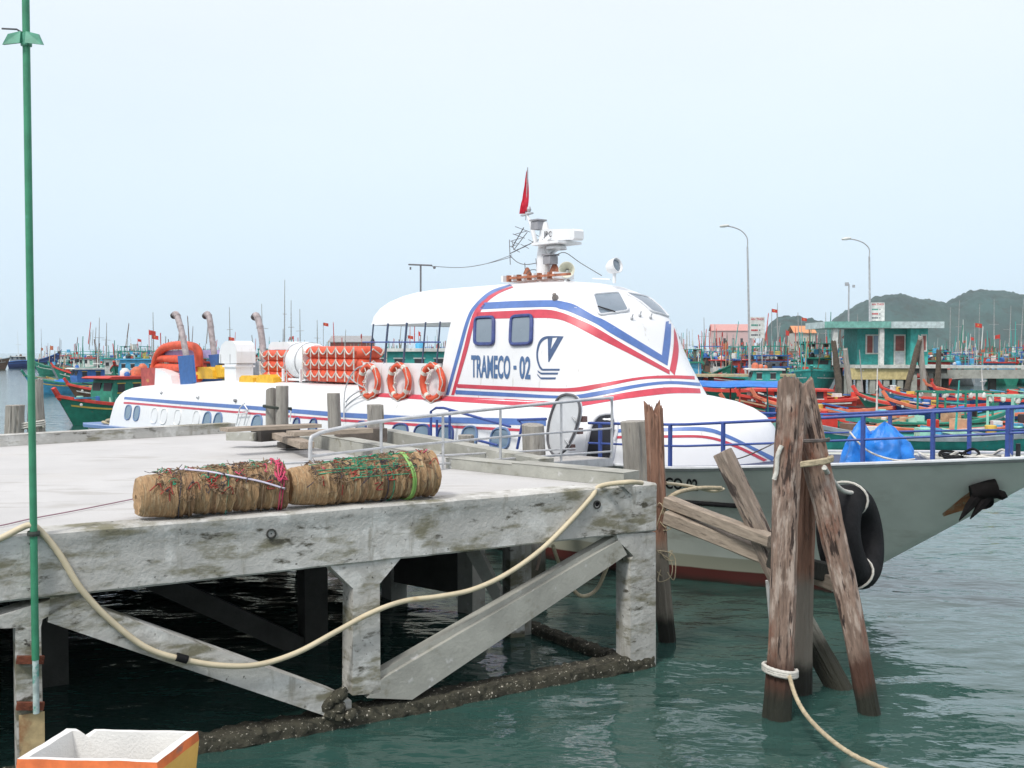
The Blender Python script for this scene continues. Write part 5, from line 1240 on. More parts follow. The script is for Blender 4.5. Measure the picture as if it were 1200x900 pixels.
    if opts.get('rig', 0):
        x0, x1 = opts.get('hx', (.10, .42)); x0 *= L; x1 *= L; w_ = W * .36; zr2 = sh((x0 + x1) / 2) - .15 + opts.get('hh', 1.9) + .1; fr = MB(); hh_2 = rnd.uniform(.7, 1.3)
        for x in (x0, x1):
            for sg in (-1, 1): fr.bar((x, sg * w_, zr2), (x, sg * w_, zr2 + hh_2), .08, .08)
        for sg in (-1, 1): fr.bar((x0 - .3, sg * w_, zr2 + hh_2), (x1 + .3, sg * w_, zr2 + hh_2), .08, .08); fr.bar((x0, sg * w_, zr2 + hh_2 * .5), (x1, sg * w_, zr2 + hh_2 * .5), .05, .05)
        if rnd.random() < .5: fr.box(((x0 + x1) / 2, 0, zr2 + hh_2 + .05), (x1 - x0 + .4, w_ * 2.1, .05))
        out.append(('roof_frame', fr, rnd.choice([B_TEAL, B_GREEN, B_TEAL, B_BLUE, B_FRAME]), []))
        for q in range(rnd.randint(7, 12)):
            x = L * rnd.uniform(.05, .95); y = rnd.uniform(-.8, .8) * hw(x); out.append(('pole', MB().bar((x, y, sh(x) - .2), (x + rnd.uniform(-.4, .4), y + rnd.uniform(-.3, .3), sh(x) + rnd.uniform(1.0, 3.9)), .07, .07), rnd.choice([B_TEAL, B_GREEN, B_FRAME, B_BROWN, B_RED, PLANKC, B_WHITE]), []))
        for q in range(9):
            x = rnd.uniform(x0 - .3, L * .8); z_ = sh(x) + rnd.uniform(.2, 2.6) if x > x1 else zr2 + rnd.uniform(0, hh_2); s2 = rnd.uniform(.15, .5)
            out.append(('hung_gear', MB().box((x, rnd.uniform(-.8, .8) * W * .4, z_), (s2, .1 + s2 * .4, s2 * rnd.uniform(.5, 1.6)), rnd.uniform(0, 3)), rnd.choice([B_WHITE, B_BLUE, B_RED, NET, B_SKY, B_YELLOW, B_DARK, B_MINT, B_ORANGE]), []))
    if opts.get('rack', 0):
        zz = sh(L * .55) + opts.get('rz', 1.7); r_ = MB()
        for x in (L * .45, L * .62, L * .8):
            for sg in (-1, 1): r_.bar((x, sg * hw(x) * .8, sh(x) - .15), (x, sg * hw(x) * .8, zz), .07, .07)
        for sg in (-1, 1): r_.bar((L * .43, sg * W * .36, zz), (L * .84, sg * W * .30, zz), .09, .07)
        for x in (L * .45, L * .62, L * .8): r_.bar((x, -W * .36, zz), (x, W * .36, zz), .07, .06)
        out.append(('lamp_rack', r_, opts.get('rm', B_TEAL), []))
        lp = MB()
        for i in range(8): x = L * (.46 + .04 * i); lp.lathe([(.01, -.28), (.09, -.22), (.1, -.08), (.04, 0)], (x, W * .33 * (-1) ** i, zz), n=7)
        out.append(('lamps', lp, B_WHITE, []))
    if opts.get('awning'):
        x0, x1, zz, mt = opts['awning']; a_ = MB()
        P = [(-W * .52, zz - .18), (-W * .3, zz), (0, zz + .06), (W * .3, zz), (W * .52, zz - .18)]
        a_.grid([[(x, y, z + .02 * sin(x * 3)) for y, z in P] for x in [L * (x0 + (x1 - x0) * i / 10) for i in range(11)]]).grid([[(x, y, z - .03 + .02 * sin(x * 3)) for y, z in P] for x in [L * (x0 + (x1 - x0) * i / 10) for i in range(11)]])
        p_ = MB()
        for u in (x0 + .02, (x0 + x1) / 2, x1 - .02):
            for sg in (-1, 1): p_.bar((L * u, sg * W * .45, .6), (L * u, sg * W * .45, zz - .15), .06, .06)
        out.append(('awning', a_, mt, [('awning_post', p_, opts.get('pm', B_RED))]))
    if opts.get('net', 1):
        n_ = MB(); x = L * (.5 + .1 * rnd.random()); rows = []
        for i in range(7):
            v = i / 6; rows.append([(x + (L * .12) * (1 - v ** 2) ** .5 * cos(t) * (1 + .3 * noise.noise((cos(t), sin(t) + seed, v * 2))), W * .26 * (1 - v ** 2) ** .5 * sin(t) * (1 + .4 * noise.noise((sin(t), seed, v))), sh(x) - .14 + (.34 + .2 * noise.noise((cos(t) * 2, sin(t) * 2, seed))) * v) for t in [2 * pi * j / 14 for j in range(14)]])
        out.append(('net_heap', n_.grid(rows, True), rnd.choice([NET, B_BROWN, TARPB, NET]), []))
    for q in range(opts.get('gear', 7)):
        x = L * rnd.uniform(.12, .88); y = rnd.uniform(-.6, .6) * hw(x); r_ = rnd.uniform(.10, .24); zq = sh(x) - .14; kq = rnd.random(); gmb = MB()
        if kq < .4: gmb.box((x, y, zq + r_), (r_ * 3, r_ * 2, r_ * 1.6), rnd.uniform(0, 3))
        elif kq < .7: gmb.lathe([(.01, 0), (r_, .01), (r_ * 1.05, r_ * 2), (r_ * .9, r_ * 2.1), (.01, r_ * 2.1)], (x, y, zq), n=8)
        else: gmb.bar((x - .7, y, zq + .2), (x + .7, y + rnd.uniform(-.5, .5), zq + rnd.uniform(.2, .6)), .07, .07)
        out.append(('deck_gear', gmb, rnd.choice([B_WHITE, B_BLUE, B_RED, NET, B_SKY, B_YELLOW, B_DARK, B_MINT, PLANKC]), []))
    for k in (.2, .38, .72):
        if not opts.get('house', 1): x = L * k; out.append(('thwart', MB().box((x, 0, sh(x) - .02), (.22, hw(x) * 1.9, .06)), gun, []))
    if opts.get('flag', 0):
        x = L * .16; z = sh(x) + 4.2
        out.append(('flag', MB().grid([[(x, 0, z), (x, 0, z + .5)], [(x - .3, .08, z - .05), (x - .3, .08, z + .45)], [(x - .65, -.05, z - .12), (x - .65, -.05, z + .36)]]).grid([[(x, .02, z), (x, .02, z + .5)], [(x - .3, .1, z - .05), (x - .3, .1, z + .45)], [(x - .65, -.03, z - .12), (x - .65, -.03, z + .36)]]).tube([(x, 0, z - 1.6), (x, 0, z + .55)], .03, 5), B_RED, []))
    e_ = MB()
    for sg in (-1, 1): x = L * .88; e_.lathe([(.075, 0), (.001, .02)], (x, sg * (hw(x) + .05), sh(x) * .78), (.25, sg, .1), 10)
    out.append(('bow_eye', e_, B_WHITE, []))
    return out
def build_boat(spec, detailed, label, loc, rz, group=None, name='fishing_boat', cat='boat'):
    parts = boat_parts(*spec)
    if detailed:
        r = root(name, loc, rz, label, cat, group)
        for nm, mb, m, subs in parts:
            mb.mats, mb.m = [m], [0] * len(mb.f); p = mb.build(nm, m, r, smooth=45)
            for sn, smb, sm in subs:
                if not smb.mats: smb.mats, smb.m = [sm], [0] * len(smb.f)
                smb.build(sn, sm, p)
        snap(r); return r
    J = MB()
    for nm, mb, m, subs in parts:
        J.use(m); J.add(mb.v, mb.f)
        for sn, smb, sm in subs: J.use(sm); J.add(smb.v, smb.f)
    o = J.build(name, smooth=45); o.location = loc; o.rotation_euler = (0, 0, rz); return tag(o, label, cat, group)
def spot(px_, d, off=0): p = atd(px_, 412, d); return Vector((p.x, d, 0))
def S(L, W, hull, gun, deck, cabin, top, trim, seed=0, **o): return (L, W, hull, gun, deck, cabin, top, trim, o, seed)
D = radians
LOWB = dict(house=0, mid=.46, bow=1.15, stern=.7)
NEAR = [
 (S(6.2, 2.5, B_TEAL, B_TEAL, B_ORANGE, B_TEAL, B_WHITE, B_WHITE, 29, hx=(.02, .9), hh=1.55, mid=2.1, bow=2.4, stern=2.2, masts=0, net=0), 432, 41, 2, 'teal boat seen through the open canopy of the ferry'),
 (S(7.4, 2.3, B_GREEN, B_RED, B_ORANGE, B_GREEN, B_RED, B_YELLOW, 1, hx=(.30, .66), hh=1.35, masts=0, bow=1.5, mid=.95, stern=1.3), 214, 54, 238, 'green boat with red gunwale and cabin, nearest the ferry stern on the left'),
 (S(7, 2.3, B_SKY, B_GREEN, B_YELLOW, B_BLUE, B_WHITE, B_YELLOW, 2, masts=1, mh=(2, 3), hh=1.2, bow=1.7, mid=.9), 128, 88, 222, 'pale blue and green boat whose bow points left behind the green one'),
 (S(7, 2.6, B_BROWN, B_RED, B_BROWN, B_BROWN, B_RED, B_WHITE, 3, masts=0, hh=1.3, mid=.9, bow=1.5), 205, 70, 215, 'brown boat with red roof between the green boat and the red stern panel'),
 (S(10, 3, B_GREY, B_GREEN, B_BROWN, B_WHITE, B_TEAL, B_WHITE, 4, masts=2, mh=(3, 4), gear=9), 165, 122, 205, 'grey hulled boat with white cabin in the left-hand cluster'),
 (S(11, 3.2, B_GREEN, B_RED, B_ORANGE, B_SKY, B_SKY, B_WHITE, 5, masts=1, mh=(3, 4), flag=1, rig=1), 196, 106, 196, 'green boat with sky blue cabin and red flag in the left-hand cluster'),
 (S(11, 3.2, B_NAVY, B_BLUE, B_BROWN, B_GREY, B_WHITE, B_BLUE, 6, hx=(.05, .25), hh=1.0, masts=2, mh=(5, 6.5), bow=3.6, mid=1.7, net=0, gear=3), 12, 215, -4, 'dark blue long-bowed boat lying alone on open water far left'),
 (S(11, 3.2, B_BROWN, B_GREY, B_BROWN, B_GREY, B_GREY, B_WHITE, 7, hx=(.3, .65), masts=1, bow=2.4, mid=1.7), -55, 200, 2, 'brownish boat cut off by the left edge of the photo'),
 (S(10, 2.8, B_GREEN, B_RED, B_RED, B_TEAL, B_WHITE, B_WHITE, 11, hx=(.05, .25), hh=1.3, bow=2.1, mid=.75, bigband=1, masts=1, net=0), 920, 76, 174, 'green hulled boat with a high red bow just right of the wheelhouse front'),
 (S(9.0, 2.6, B_RED, B_RED, B_BROWN, B_BROWN, B_BLUE, B_WHITE, 12, awning=(.02, .64, 2.1, TARPB), masts=1, net=1, mh=(1.5, 2), **LOWB), 938, 47, 178, 'red boat under a long dark blue awning behind the ferry nose'),
 (S(6, 2.0, B_MINT, B_ORANGE, B_ORANGE, B_TEAL, B_WHITE, B_WHITE, 13, masts=0, **LOWB), 905, 40, 150, 'small mint boat with orange deck below the blue awning'),
 (S(10, 3.4, B_TEAL, B_TEAL, B_BROWN, B_TEAL, B_GREEN, B_WHITE, 14, hx=(.1, .5), hh=1.1, mid=1.9, stern=2.1, masts=1, rig=1), 960, 92, 250, 'large teal boat seen from its high bow left of the kiosk pier'),
 (S(6.5, 2.3, B_RED, B_RED, B_RED, B_RED, B_RED, B_WHITE, 15, hx=(.25, .85), hh=.6, mid=.8, bow=1.1, stern=.9, masts=0, net=0, clutter=0), 1000, 58, 176, 'all red boat with a low red hatch behind the tall pile'),
 (S(8.5, 2.2, B_GREEN, B_ORANGE, B_ORANGE, B_RED, B_RED, B_WHITE, 16, masts=1, net=0, **LOWB), 1065, 47, 158, 'low orange-decked boat left of the green timber frame'),
 (S(7.5, 2.0, B_RED, B_ORANGE, B_ORANGE, B_RED, B_RED, B_WHITE, 26, masts=0, net=0, **LOWB), 1050, 53, 150, 'narrow red boat with pale gunwale just behind the low orange one'),
 (S(10.0, 2.3, B_GREEN, B_ORANGE, B_RED, B_TEAL, B_TEAL, B_WHITE, 17, masts=0, net=0, **LOWB), 985, 41, 3, 'long low boat with red deck right above the blue tarpaulin'),
 (S(7.5, 2.2, B_TEAL, B_GREEN, B_ORANGE, B_TEAL, B_TEAL, B_WHITE, 27, rack=1, rz=1.25, masts=0, rm=B_GREEN, net=0, **LOWB), 1000, 44.5, 5, 'boat with a green timber frame standing over its orange deck'),
 (S(6, 2.0, B_SKY, B_MINT, B_MINT, B_TEAL, B_TEAL, B_WHITE, 18, rack=1, rz=1.35, masts=1, rm=B_MINT, net=0, **LOWB), 1092, 38, 6, 'pale turquoise boat with mint posts right of the green frame'),
 (S(8, 2.3, B_BLUE, B_ORANGE, B_ORANGE, B_BLUE, B_SKY, B_WHITE, 19, masts=1, **LOWB), 1240, 50, 152, 'blue hulled boat with orange deck near the right edge, in front of the others'),
 (S(8, 2.3, B_GREEN, B_RED, B_ORANGE, B_SKY, B_BLUE, B_WHITE, 20, masts=0, **LOWB), 1165, 56, 136, 'green boat with an orange-red bow pointing left below the walkway'),
 (S(8, 2.3, B_SKY, B_RED, B_RED, B_SKY, B_BLUE, B_WHITE, 21, masts=1, **LOWB), 1178, 66, 142, 'pale blue boat with red gunwale close under the walkway'),
 (S(8.5, 2.4, B_BLUE, B_RED, B_RED, B_SKY, B_BLUE, B_WHITE, 22, masts=1, **LOWB), 1265, 64, 150, 'dark blue boat with red deck moored below the walkway at the right edge'),
 (S(8.5, 2.4, B_NAVY, B_ORANGE, B_ORANGE, B_SKY, B_BLUE, B_WHITE, 28, masts=0, **LOWB), 1235, 73, 156, 'navy boat with pale orange deck furthest under the walkway'),
 (S(6, 2.0, B_RED, B_ORANGE, B_RED, B_SKY, B_BLUE, B_WHITE, 23, masts=1, net=0, **LOWB), 1030, 68, 160, 'small red boat under the yellow platform edge'),
 (S(9, 2.2, B_TEAL, B_GREY, B_ORANGE, B_SKY, B_BLUE, B_WHITE, 24, masts=0, net=0, **LOWB), 1215, 37, 176, 'dark teal boat with orange deck just above the bow rail at right'),
]
for spec, px_, d, hd_, lab in NEAR:
    build_boat(spec, True, lab, spot(px_, d), D(hd_))
# the crowded fleet behind: eighteen kinds, copied and turned
rnd = random.Random(11)
KP = []
hulls = [(B_GREEN, 'green'), (B_TEAL, 'teal'), (B_BLUE, 'blue'), (B_TEAL, 'teal'), (B_RED, 'red'), (B_GREY, 'grey')]
houses = [(B_TEAL, 'teal'), (B_WHITE, 'white'), (B_BROWN, 'brown'), (B_SKY, 'sky blue'), (B_RED, 'red'), (B_GREEN, 'green')]
for i in range(24):
    h, hn = hulls[i % 6]; c, cn_ = houses[(i + i // 6) % 6]; rf = [B_GREEN, B_WHITE, B_RED, B_BLUE, B_TEAL][(i + i // 4) % 5]
    o = dict(masts=rnd.choice((1, 2)), mh=(2.5, 4.5), hh=rnd.uniform(1.2, 1.8), mid=rnd.uniform(.8, 1.2), bow=rnd.uniform(1.7, 2.3), flag=1 if i % 8 == 1 else 0, rack=1 if i % 2 else 0, rz=rnd.uniform(1.2, 1.9), hx=(.08, rnd.uniform(.34, .46)), rig=1, gear=8)
    KP.append((S(rnd.uniform(8.5, 11), rnd.uniform(2.5, 3.1), h, [B_RED, B_WHITE, B_GREEN, B_BLUE][i % 4], [B_BROWN, B_ORANGE][i % 2], c, rf, B_WHITE, 40 + i, **o), hn, cn_))
protos = {}; ORD = 'first second third fourth fifth sixth seventh eighth ninth tenth eleventh twelfth thirteenth fourteenth fifteenth sixteenth seventeenth eighteenth nineteenth twentieth'.split()
def fleet(px_, d, hd_, k, where, lab):
    sp, hn, cn_ = KP[k]; lab = lab or f'small {hn} boat with {cn_} cabin in the distant fleet {where}'; lab = lab.replace('#', f'{hn} boat, {cn_} cabin')
    if k not in protos:
        protos[k] = build_boat(sp, False, lab, spot(px_, d), D(hd_), 'fishing fleet ' + where); return
    o = protos[k].copy(); COL.objects.link(o); o.location = spot(px_, d); o.rotation_euler = (0, 0, D(hd_)); o['label'] = lab; o['group'] = 'fishing fleet ' + where
fi = 0; ROWN = {}
def row_(x0, x1, step, d0, dj, where):
    global fi
    x = x0; n = 0; ROWN[where] = ROWN.get(where, -1) + 1; rn_ = ROWN[where]
    while x < x1:
        lab = f'#, {ORD[n]} from left in {("nearest", "second", "third", "fourth")[rn_]} row {where}' if rn_ < 4 and n < 20 else None
        fleet(x, d0 + rnd.uniform(-dj, dj), rnd.choice((90, -90, 80, 100, 96, -84, 0, 180)) + rnd.uniform(-12, 12), (fi * 7) % 24, where, lab); fi += 1; x += step * rnd.uniform(.8, 1.2); n += 1
W1, W2, W3 = 'behind the ferry roof', 'right of the wheelhouse', 'beyond the kiosk'
row_(168, 550, 48, 116, 4, W1); row_(150, 550, 44, 134, 6, W1); row_(120, 550, 40, 155, 8, W1); row_(100, 550, 36, 185, 10, W1); row_(90, 550, 27, 235, 12, W1); row_(88, 550, 24, 310, 20, W1)
row_(812, 985, 52, 96, 2, W2); row_(812, 990, 40, 104, 3, W2); row_(806, 1000, 38, 114, 3, W2); row_(806, 1000, 34, 128, 4, W2); row_(800, 1000, 30, 146, 5, W2); row_(800, 1005, 27, 170, 7, W2); row_(800, 1010, 24, 205, 10, W2); row_(800, 1010, 20, 260, 14, W2); row_(800, 1010, 18, 330, 14, W2)
row_(1104, 1260, 46, 104, 3, W3); row_(1100, 1260, 38, 120, 4, W3); row_(1096, 1260, 34, 140, 6, W3); row_(1020, 1240, 32, 168, 8, W3); row_(1020, 1240, 27, 210, 10, W3); row_(1020, 1240, 23, 280, 16, W3)
# lone tall masts of the far fleet
tall = MB().tube([(0, 0, 0), (0, 0, 14)], [.12, .04], 6).tube([(-.9, 0, 9), (.9, 0, 9)], .05, 5).mesh('tall_mast', B_FRAME)
for i, (px_, yt, d) in enumerate(((115, 372, 160), (124, 378, 180), (333, 328, 150), (341, 352, 150), (308, 356, 170), (352, 362, 190), (372, 375, 190), (839, 380, 150), (803, 385, 160), (826, 372, 190), (912, 355, 200), (968, 366, 180), (1113, 360, 150), (1122, 352, 160), (1147, 356, 150), (1165, 350, 190), (1182, 358, 170), (1195, 350, 180), (270, 360, 200), (180, 366, 210), (1005, 368, 170), (937, 366, 200))):
    zt = atd(px_, yt, d).z; o = bpy.data.objects.new('boat_mast', tall); COL.objects.link(o); o.location = spot(px_, d); o.scale = (d / 150, d / 150, zt / 14)
    o.rotation_euler = (0, radians(rnd.uniform(-2.5, 2.5)), rnd.uniform(0, 3)); tag(o, 'thin tall mast rising out of the crowded far fleet', 'mast', 'tall masts above the far fleet')
shortm = MB().tube([(0, 0, .6), (.1, 0, 1)], [.07, .045], 5)
shortm = [shortm.mesh('short_mast', m_) for m_ in (B_TEAL, B_FRAME, B_GREEN, B_BROWN, B_WHITE, B_RED)]
for i in range(110):
    a_, b_ = ((798, 1005), (85, 560), (1104, 1215), (798, 1005))[i % 4]; px_ = rnd.uniform(a_, b_); d = rnd.uniform(108, 230)
    o = bpy.data.objects.new('short_mast', shortm[i % 6]); COL.objects.link(o); o.location = spot(px_, d); o.scale = (1, 1, rnd.uniform(5.2, 8.2)); o.rotation_euler = (radians(rnd.uniform(-5, 5)), radians(rnd.uniform(-6, 6)), 0)
    c_ = ('teal', 'grey', 'green', 'brown', 'white', 'red')[i % 6]; w_ = ('right of the wheelhouse', 'behind the ferry roof', 'beyond the kiosk', 'right of the wheelhouse')[i % 4]
    tag(o, f'short thin {c_} mast among the fishing fleet {w_}', 'mast', 'short masts ' + w_)
# flags on poles in the fleet
def flagpole(px_, yf, d, lab, sz_=.55):
    z = atd(px_, yf, d).z; r = root('boat_flag', spot(px_, d), 0, lab, 'flag'); MB().tube([(0, 0, .5), (0, 0, z + sz_ * .4)], .035, 5).build('flag_pole', B_FRAME, r)
    MB().grid([[(u * sz_ * 1.2, .07 * sin(u * 6), z - .3 * sz_ - u * .12 + v * .7 * sz_) for v in (0, .5, 1)] for u in (0, .25, .5, .75, 1)]).build('flag_cloth', B_RED, r)
    s = []; 
    for k in range(10): q = (.16 if k % 2 == 0 else .07) * sz_; s.append((sz_ * .55 + q * sin(k * pi / 5), -.02, z + .0 + q * cos(k * pi / 5)))
    MB().add([(x, .07 * sin(x / sz_ / 1.2 * 6) - .03, y_) for x, _, y_ in s], [tuple(range(10))]).build('flag_star', B_YELLOW, r)
flagpole(904, 364, 120, 'red flag on a tall pole between the left signboard and the far hill'); flagpole(379, 380, 130, 'red flag flying above the orange life floats'); flagpole(178, 395, 100, 'red flag above the left-hand boats'); flagpole(1142, 381, 96, 'red flag flying right of the kiosk'); flagpole(268, 397, 120, 'red flag behind the white vent cowl'); flagpole(478, 395, 125, 'red flag seen through the open canopy'); flagpole(939, 374, 130, 'red flag over the orange-roofed boat left of the kiosk')
# far waterfront buildings
def shed(px0, px1, yt, d, wall_c, roof_c, lab, ridge=.0):
    a, b = spot(px0, d), spot(px1, d); zt = atd(px0, yt, d).z; Lx = b.x - a.x; r = root('waterfront_building', a, 0, lab, 'building')
    MB().prism([(0, 0, 0), (Lx, 0, 0), (Lx, 0, zt * .8), (0, 0, zt * .8)], (0, 8, 0)).build('wall', wall_c, r)
    MB().prism([(-.4, -.6, zt * .8), (Lx + .4, -.6, zt * .8), (Lx + .4, 4, zt), (-.4, 4, zt)], (0, 0, .15)).add([(-.4, 8.6, zt * .8), (Lx + .4, 8.6, zt * .8), (Lx + .4, 4, zt), (-.4, 4, zt)], [(0, 1, 2, 3)]).build('roof', roof_c, r)
    n = 5
    for i in range(n): MB().box((Lx * (i + .5) / n, -.02, zt * .45), (1.5, .08, zt * .25)).build('window', B_DARK, r)
shed(834, 884, 380, 640, cm('far_wall_pink', (.62, .42, .40)), cm('far_roof_red', (.58, .30, .27)), 'pinkish building with red roof behind the left lamp post')
shed(931, 955, 382, 330, cm('far_wall_pale', (.5, .48, .42)), cm('far_roof_orange', (.62, .27, .12)), 'low building with orange roof in front of the far hill')
shed(387, 432, 394, 230, cm('far_wall_red', (.42, .14, .10)), cm('far_roof_grey', (.3, .3, .3)), 'long reddish-brown building beyond the life floats')
shed(1000, 1014, 388, 260, cm('far_wall_pale', BLK), cm('far_roof_red', BLK), 'small pale house left behind the kiosk roof')

# ================================================================== KIOSK ON ITS PIER, WALKWAY, LAMPS AND SIGNS
KD = 84.0
kz = 2.4
def K(x, y, d=KD): return atd(x, y, d)
kx0, kx1, kx2 = K(1009, 0).x, K(1067, 0).x, K(1089, 0).x
zr0 = K(0, 385).z
kiosk = root('kiosk', (kx0, KD, kz), 0, 'small turquoise kiosk with flat white roof on the far pier', 'kiosk')
kt = cm('kiosk_teal', (.03, .27, .25)); ktl = cm('kiosk_turquoise', (.05, .38, .34)); wf = cm('kiosk_trim', (.55, .56, .52)); shut = cm('shutter_brown', (.22, .06, .05))
Hk = zr0 - kz; X1, X2 = kx1 - kx0, kx2 - kx0
MB().prism([(0, 0, 0), (X1, 0, 0), (X1, 0, Hk), (0, 0, Hk)], (0, 3.4, 0)).build('wall', kt, kiosk)
MB().prism([(X1 + .003, -.9, 0), (X2, -.6, 0), (X2, -.6, Hk), (X1 + .003, -.9, Hk)], (0, 4, 0)).build('side_room', ktl, kiosk)
fas = MB().prism([(K(963, 0).x - kx0, -1.6, Hk), (K(1102, 0).x - kx0, -1.6, Hk), (K(1102, 0).x - kx0, 3.8, Hk), (K(963, 0).x - kx0, 3.8, Hk)], (0, 0, K(0, 377.5).z - zr0)); rf_ = fas.build('roof', cm('roof_pale', (.50, .60, .60)), kiosk)
MB().box(((K(963, 0).x + K(1040, 0).x) / 2 - kx0, -1.62, Hk + .28), (K(1040, 0).x - K(963, 0).x, .03, .5)).build('fascia', cm('fascia_green', (.18, .42, .36)), rf_)
for px_ in (1031, 977): MB().box((K(px_, 0).x - kx0, -1.2, Hk / 2), (.36, .36, Hk)).build('column', B_WHITE, kiosk)
def kwin(x0, x1, y0, y1, name, splits=1, yoff=0, low_panel=False):
    a, b = K(x0, y1), K(x1, y0); cx, cz = (a.x + b.x) / 2 - kx0, (a.z + b.z) / 2 - kz; wd, hh2 = b.x - a.x, b.z - a.z
    f = MB().box((cx, yoff - .03, cz), (wd + .14, .08, hh2 + .14)).build(name, wf, kiosk)
    zz0, zz1 = cz - hh2 / 2, cz + hh2 / 2
    if low_panel: MB().box((cx, yoff - .085, zz0 + hh2 * .22), (wd * .9, .04, hh2 * .40)).build('panel', cm('door_grey', (.42, .44, .46)), f); zz0 += hh2 * .45
    for i in range(splits): MB().box((cx - wd / 2 + wd * (i + .5) / splits, yoff - .085, (zz0 + zz1) / 2), (wd / splits - .1, .04, zz1 - zz0 - .08)).build('shutter' if i == 0 else 'pane', shut if i == 0 else glass_side, f)
kwin(1015, 1030.5, 393, 414, 'window', 2); kwin(1048, 1060, 393, 427, 'door', 1, 0, True); kwin(1075.5, 1080.5, 393, 411, 'window', 1, -.8)
# pier deck, yellow beam, walkway and their piles
kp = root('far_pier', (kx0, KD, 0), 0, 'far concrete pier with yellow edge beam under the kiosk', 'pier')
def kb(x0, x1, y0, y1, nm, m, lo=0, dep=4.5): 
    a, b = K(x0, y1), K(x1, y0); MB().box(((a.x + b.x) / 2 - kx0, lo + dep / 2, (a.z + b.z) / 2), (b.x - a.x, dep, b.z - a.z)).build(nm, m, kp)
kb(992, 1108, 427.5, 431, 'deck', wf, -2.2, 7); kb(985, 1059, 431.2, 444, 'yellow_beam', cm('beam_yellow', (.56, .46, .22)), -2, .5); kb(1059.3, 1098, 431.2, 437, 'edge_beam', concrete_dark, -2, .5)
for px_ in (990, 1003, 1018, 1034, 1050, 1066, 1080, 1094):
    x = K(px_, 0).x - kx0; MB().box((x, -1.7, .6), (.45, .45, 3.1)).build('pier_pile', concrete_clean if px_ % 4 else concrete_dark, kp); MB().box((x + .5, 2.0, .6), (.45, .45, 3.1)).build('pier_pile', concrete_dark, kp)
wk = root('walkway', (K(1100, 0).x, KD + 2, 0), 0, 'long concrete walkway running right from the kiosk pier to the photo edge', 'walkway')
Wl = 34; MB().box((Wl / 2, 1, 2.2), (Wl, 2.4, .22)).build('walkway_deck', wf, wk); MB().box((Wl / 2, -.1, 1.62), (Wl, .3, .75)).build('walkway_beam', concrete_clean, wk)
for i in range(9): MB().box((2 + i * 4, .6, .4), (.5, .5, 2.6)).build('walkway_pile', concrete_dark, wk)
wkl = root('walkway', (K(600, 0, KD + 8).x, KD + 8, 0), 0, 'low concrete walkway behind the boats left of the kiosk, carrying the left lamp', 'walkway')
Wl = K(985, 0, KD + 8).x - K(600, 0, KD + 8).x; MB().box((Wl / 2, 1, 1.35), (Wl, 2.2, .22)).build('walkway_deck', cm('walk_tan', (.5, .42, .26)), wkl)
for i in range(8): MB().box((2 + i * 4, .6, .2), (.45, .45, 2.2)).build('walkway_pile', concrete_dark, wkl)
def dark_piles(px_, yb, d, hs, lab, seed):
    r = spot(px_, d); 
    for k, (dx, lean, zt) in enumerate(hs): pile('timber_pile', r + Vector((dx, .2 * k, 0)), r + Vector((dx + lean, .2 * k, zt)), .26, .18, wood_grey if k % 2 else mat('pile_dark', (.10, .08, .06, 1), .9, .3), lab[k], seed=seed + k, n=10, jag=.4)
dark_piles(990, 0, 74, ((-.3, -.5, 4.2), (.5, -.4, 3.6)), ('dark leaning pile left of the yellow beam, the taller of two', 'dark leaning pile left of the yellow beam, the shorter of two'), 31)
dark_piles(1080, 0, 78, ((-1.2, 1.0, 4.3), (.3, -.3, 4.6), (.9, -.9, 3.2)), ('weathered pile leaning right in front of the kiosk corner', 'tallest pale pile of the group in front of the kiosk corner', 'short pile at the right of the group by the kiosk corner'), 41)
dark_piles(1100, 0, 80, ((0, 0, 3.6),), ('straight grey pile standing where the walkway meets the kiosk pier',), 51)
def lamp(px0, px1, ytop, d, zb, lab, curve=-1.9):
    b = atd(px0, 412, d); z1 = atd(px1, ytop, d).z - zb; r = root('street_lamp', (b.x, d, zb), 0, lab, 'street lamp', 'curved street lamps on the far pier')
    lean = atd(px1, ytop, d).x - b.x - curve
    MB().tube([(0, 0, 0), (lean * .5, 0, z1 * .5), (lean * .9, 0, z1 * .86)], [.11, .09, .075], 10).build('pole', galv, r, smooth=50)
    MB().tube(catmull([(lean * .9, 0, z1 * .86), (lean * .98, 0, z1 * .92), (lean + curve * .22, 0, z1 * .965), (lean + curve * .55, 0, z1 * .99), (lean + curve * .85, 0, z1)], 6), .05, 8).build('arm', galv, r, smooth=50)
    MB().lathe([(.01, -.42), (.09, -.38), (.13, 0), (.09, .35), (.01, .4)], (lean + curve, 0, z1 + .02), (1, 0, .12), 12).build('lamp_head', B_WHITE, r, smooth=50)
    MB().tube([(0, 0, 0), (0, 0, .9)], .16, 10).build('base_sleeve', galv, r)
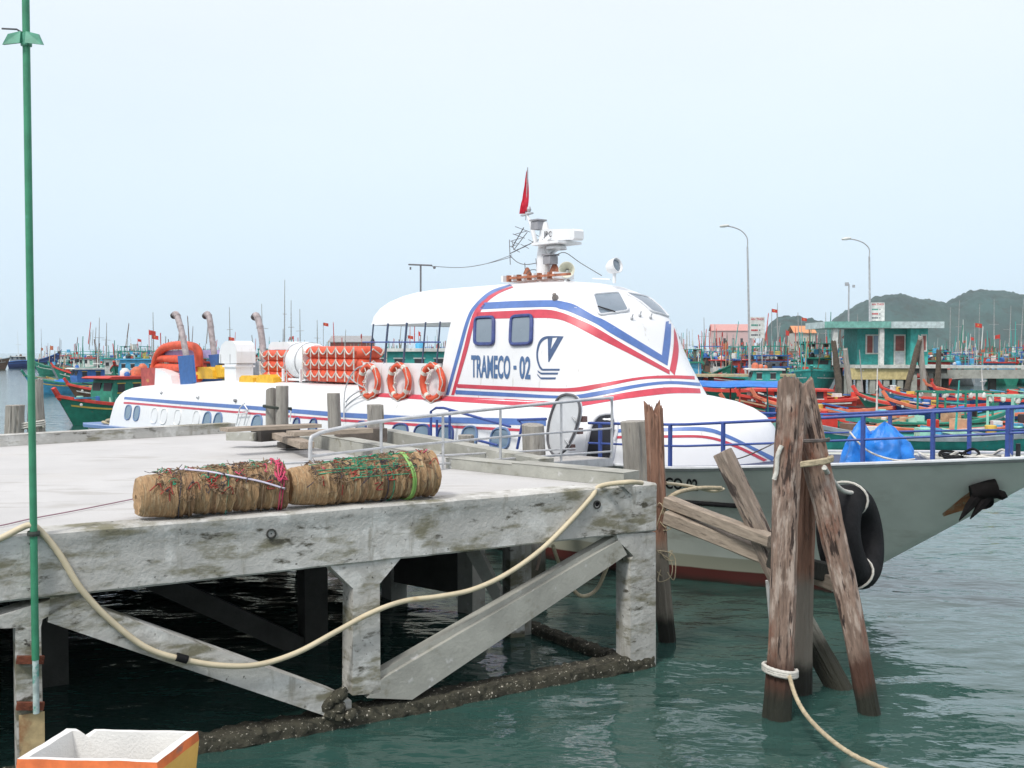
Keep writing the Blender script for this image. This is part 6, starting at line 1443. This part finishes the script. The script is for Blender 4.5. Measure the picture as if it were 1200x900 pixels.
lamp(879, 849, 265, 86, 1.5, 'curved street lamp left of its white signboard, behind the wheelhouse'); lamp(1020, 992, 280, 86, 2.5, 'curved street lamp rising behind the kiosk roof')
fl_r = root('floodlight_mast', spot(994, 150), 0, 'thin distant floodlight mast left of the kiosk lamp', 'mast')
zt = atd(994, 333, 150).z; MB().tube([(0, 0, 0), (0, 0, zt)], [.18, .1], 8).build('pole', galv, fl_r); MB().box((-.3, 0, zt), (.5, .3, .5)).box((.7, 0, zt - .3), (.3, .3, .4)).build('lamp_head', galv, fl_r)
def signboard(x0, x1, y0, y1, d, lab, txt='AN THOI'):
    a, b = atd(x0, y1, d), atd(x1, y0, d); r = root('signboard', (a.x, d, a.z), 0, lab, 'sign'); wd, hh2 = b.x - a.x, b.z - a.z
    MB().box((wd / 2, 0, hh2 / 2), (wd, .12, hh2)).build('panel', B_WHITE, r)
    P, Fc = text_tris(txt, bold=.03); MB().add([(wd * (.06 + .86 * u), -.066, hh2 * (.845 + .11 * v)) for u, v in P], Fc).build('title', cm('sign_red', (.5, .05, .06)), r)
    for i, (zc, c_) in enumerate(((.62, cm('sign_green', (.05, .28, .22))), (.38, cm('sign_red', BLK)), (.16, cm('sign_dark', (.12, .13, .15))))):
        x = .08
        for k, wl in enumerate((.12, .10, .14, .1)):
            MB().box((wd * (x + wl / 2), -.066, hh2 * zc), (wd * wl * .86, .012, hh2 * .075)).build('text_block', c_, r); x += wl
        MB().prism([(wd * .62, -.066, hh2 * (zc - .05)), (wd * .72, -.066, hh2 * zc), (wd * .62, -.066, hh2 * (zc + .05))], (0, -.01, 0)).build('arrow', cm('sign_dark', BLK), r)
    MB().tube([(wd * .1, .1, -1.2), (wd * .1, .1, hh2 * .8)], .06, 6).tube([(wd * .9, .1, -1.2), (wd * .9, .1, hh2 * .8)], .06, 6).build('sign_post', galv, r)
signboard(878.5, 896, 371.5, 396.5, 85.5, 'white signboard with red title beside the left lamp post'); signboard(1020, 1036.5, 354.5, 376, 86.6, 'white signboard with red title above the kiosk roof')
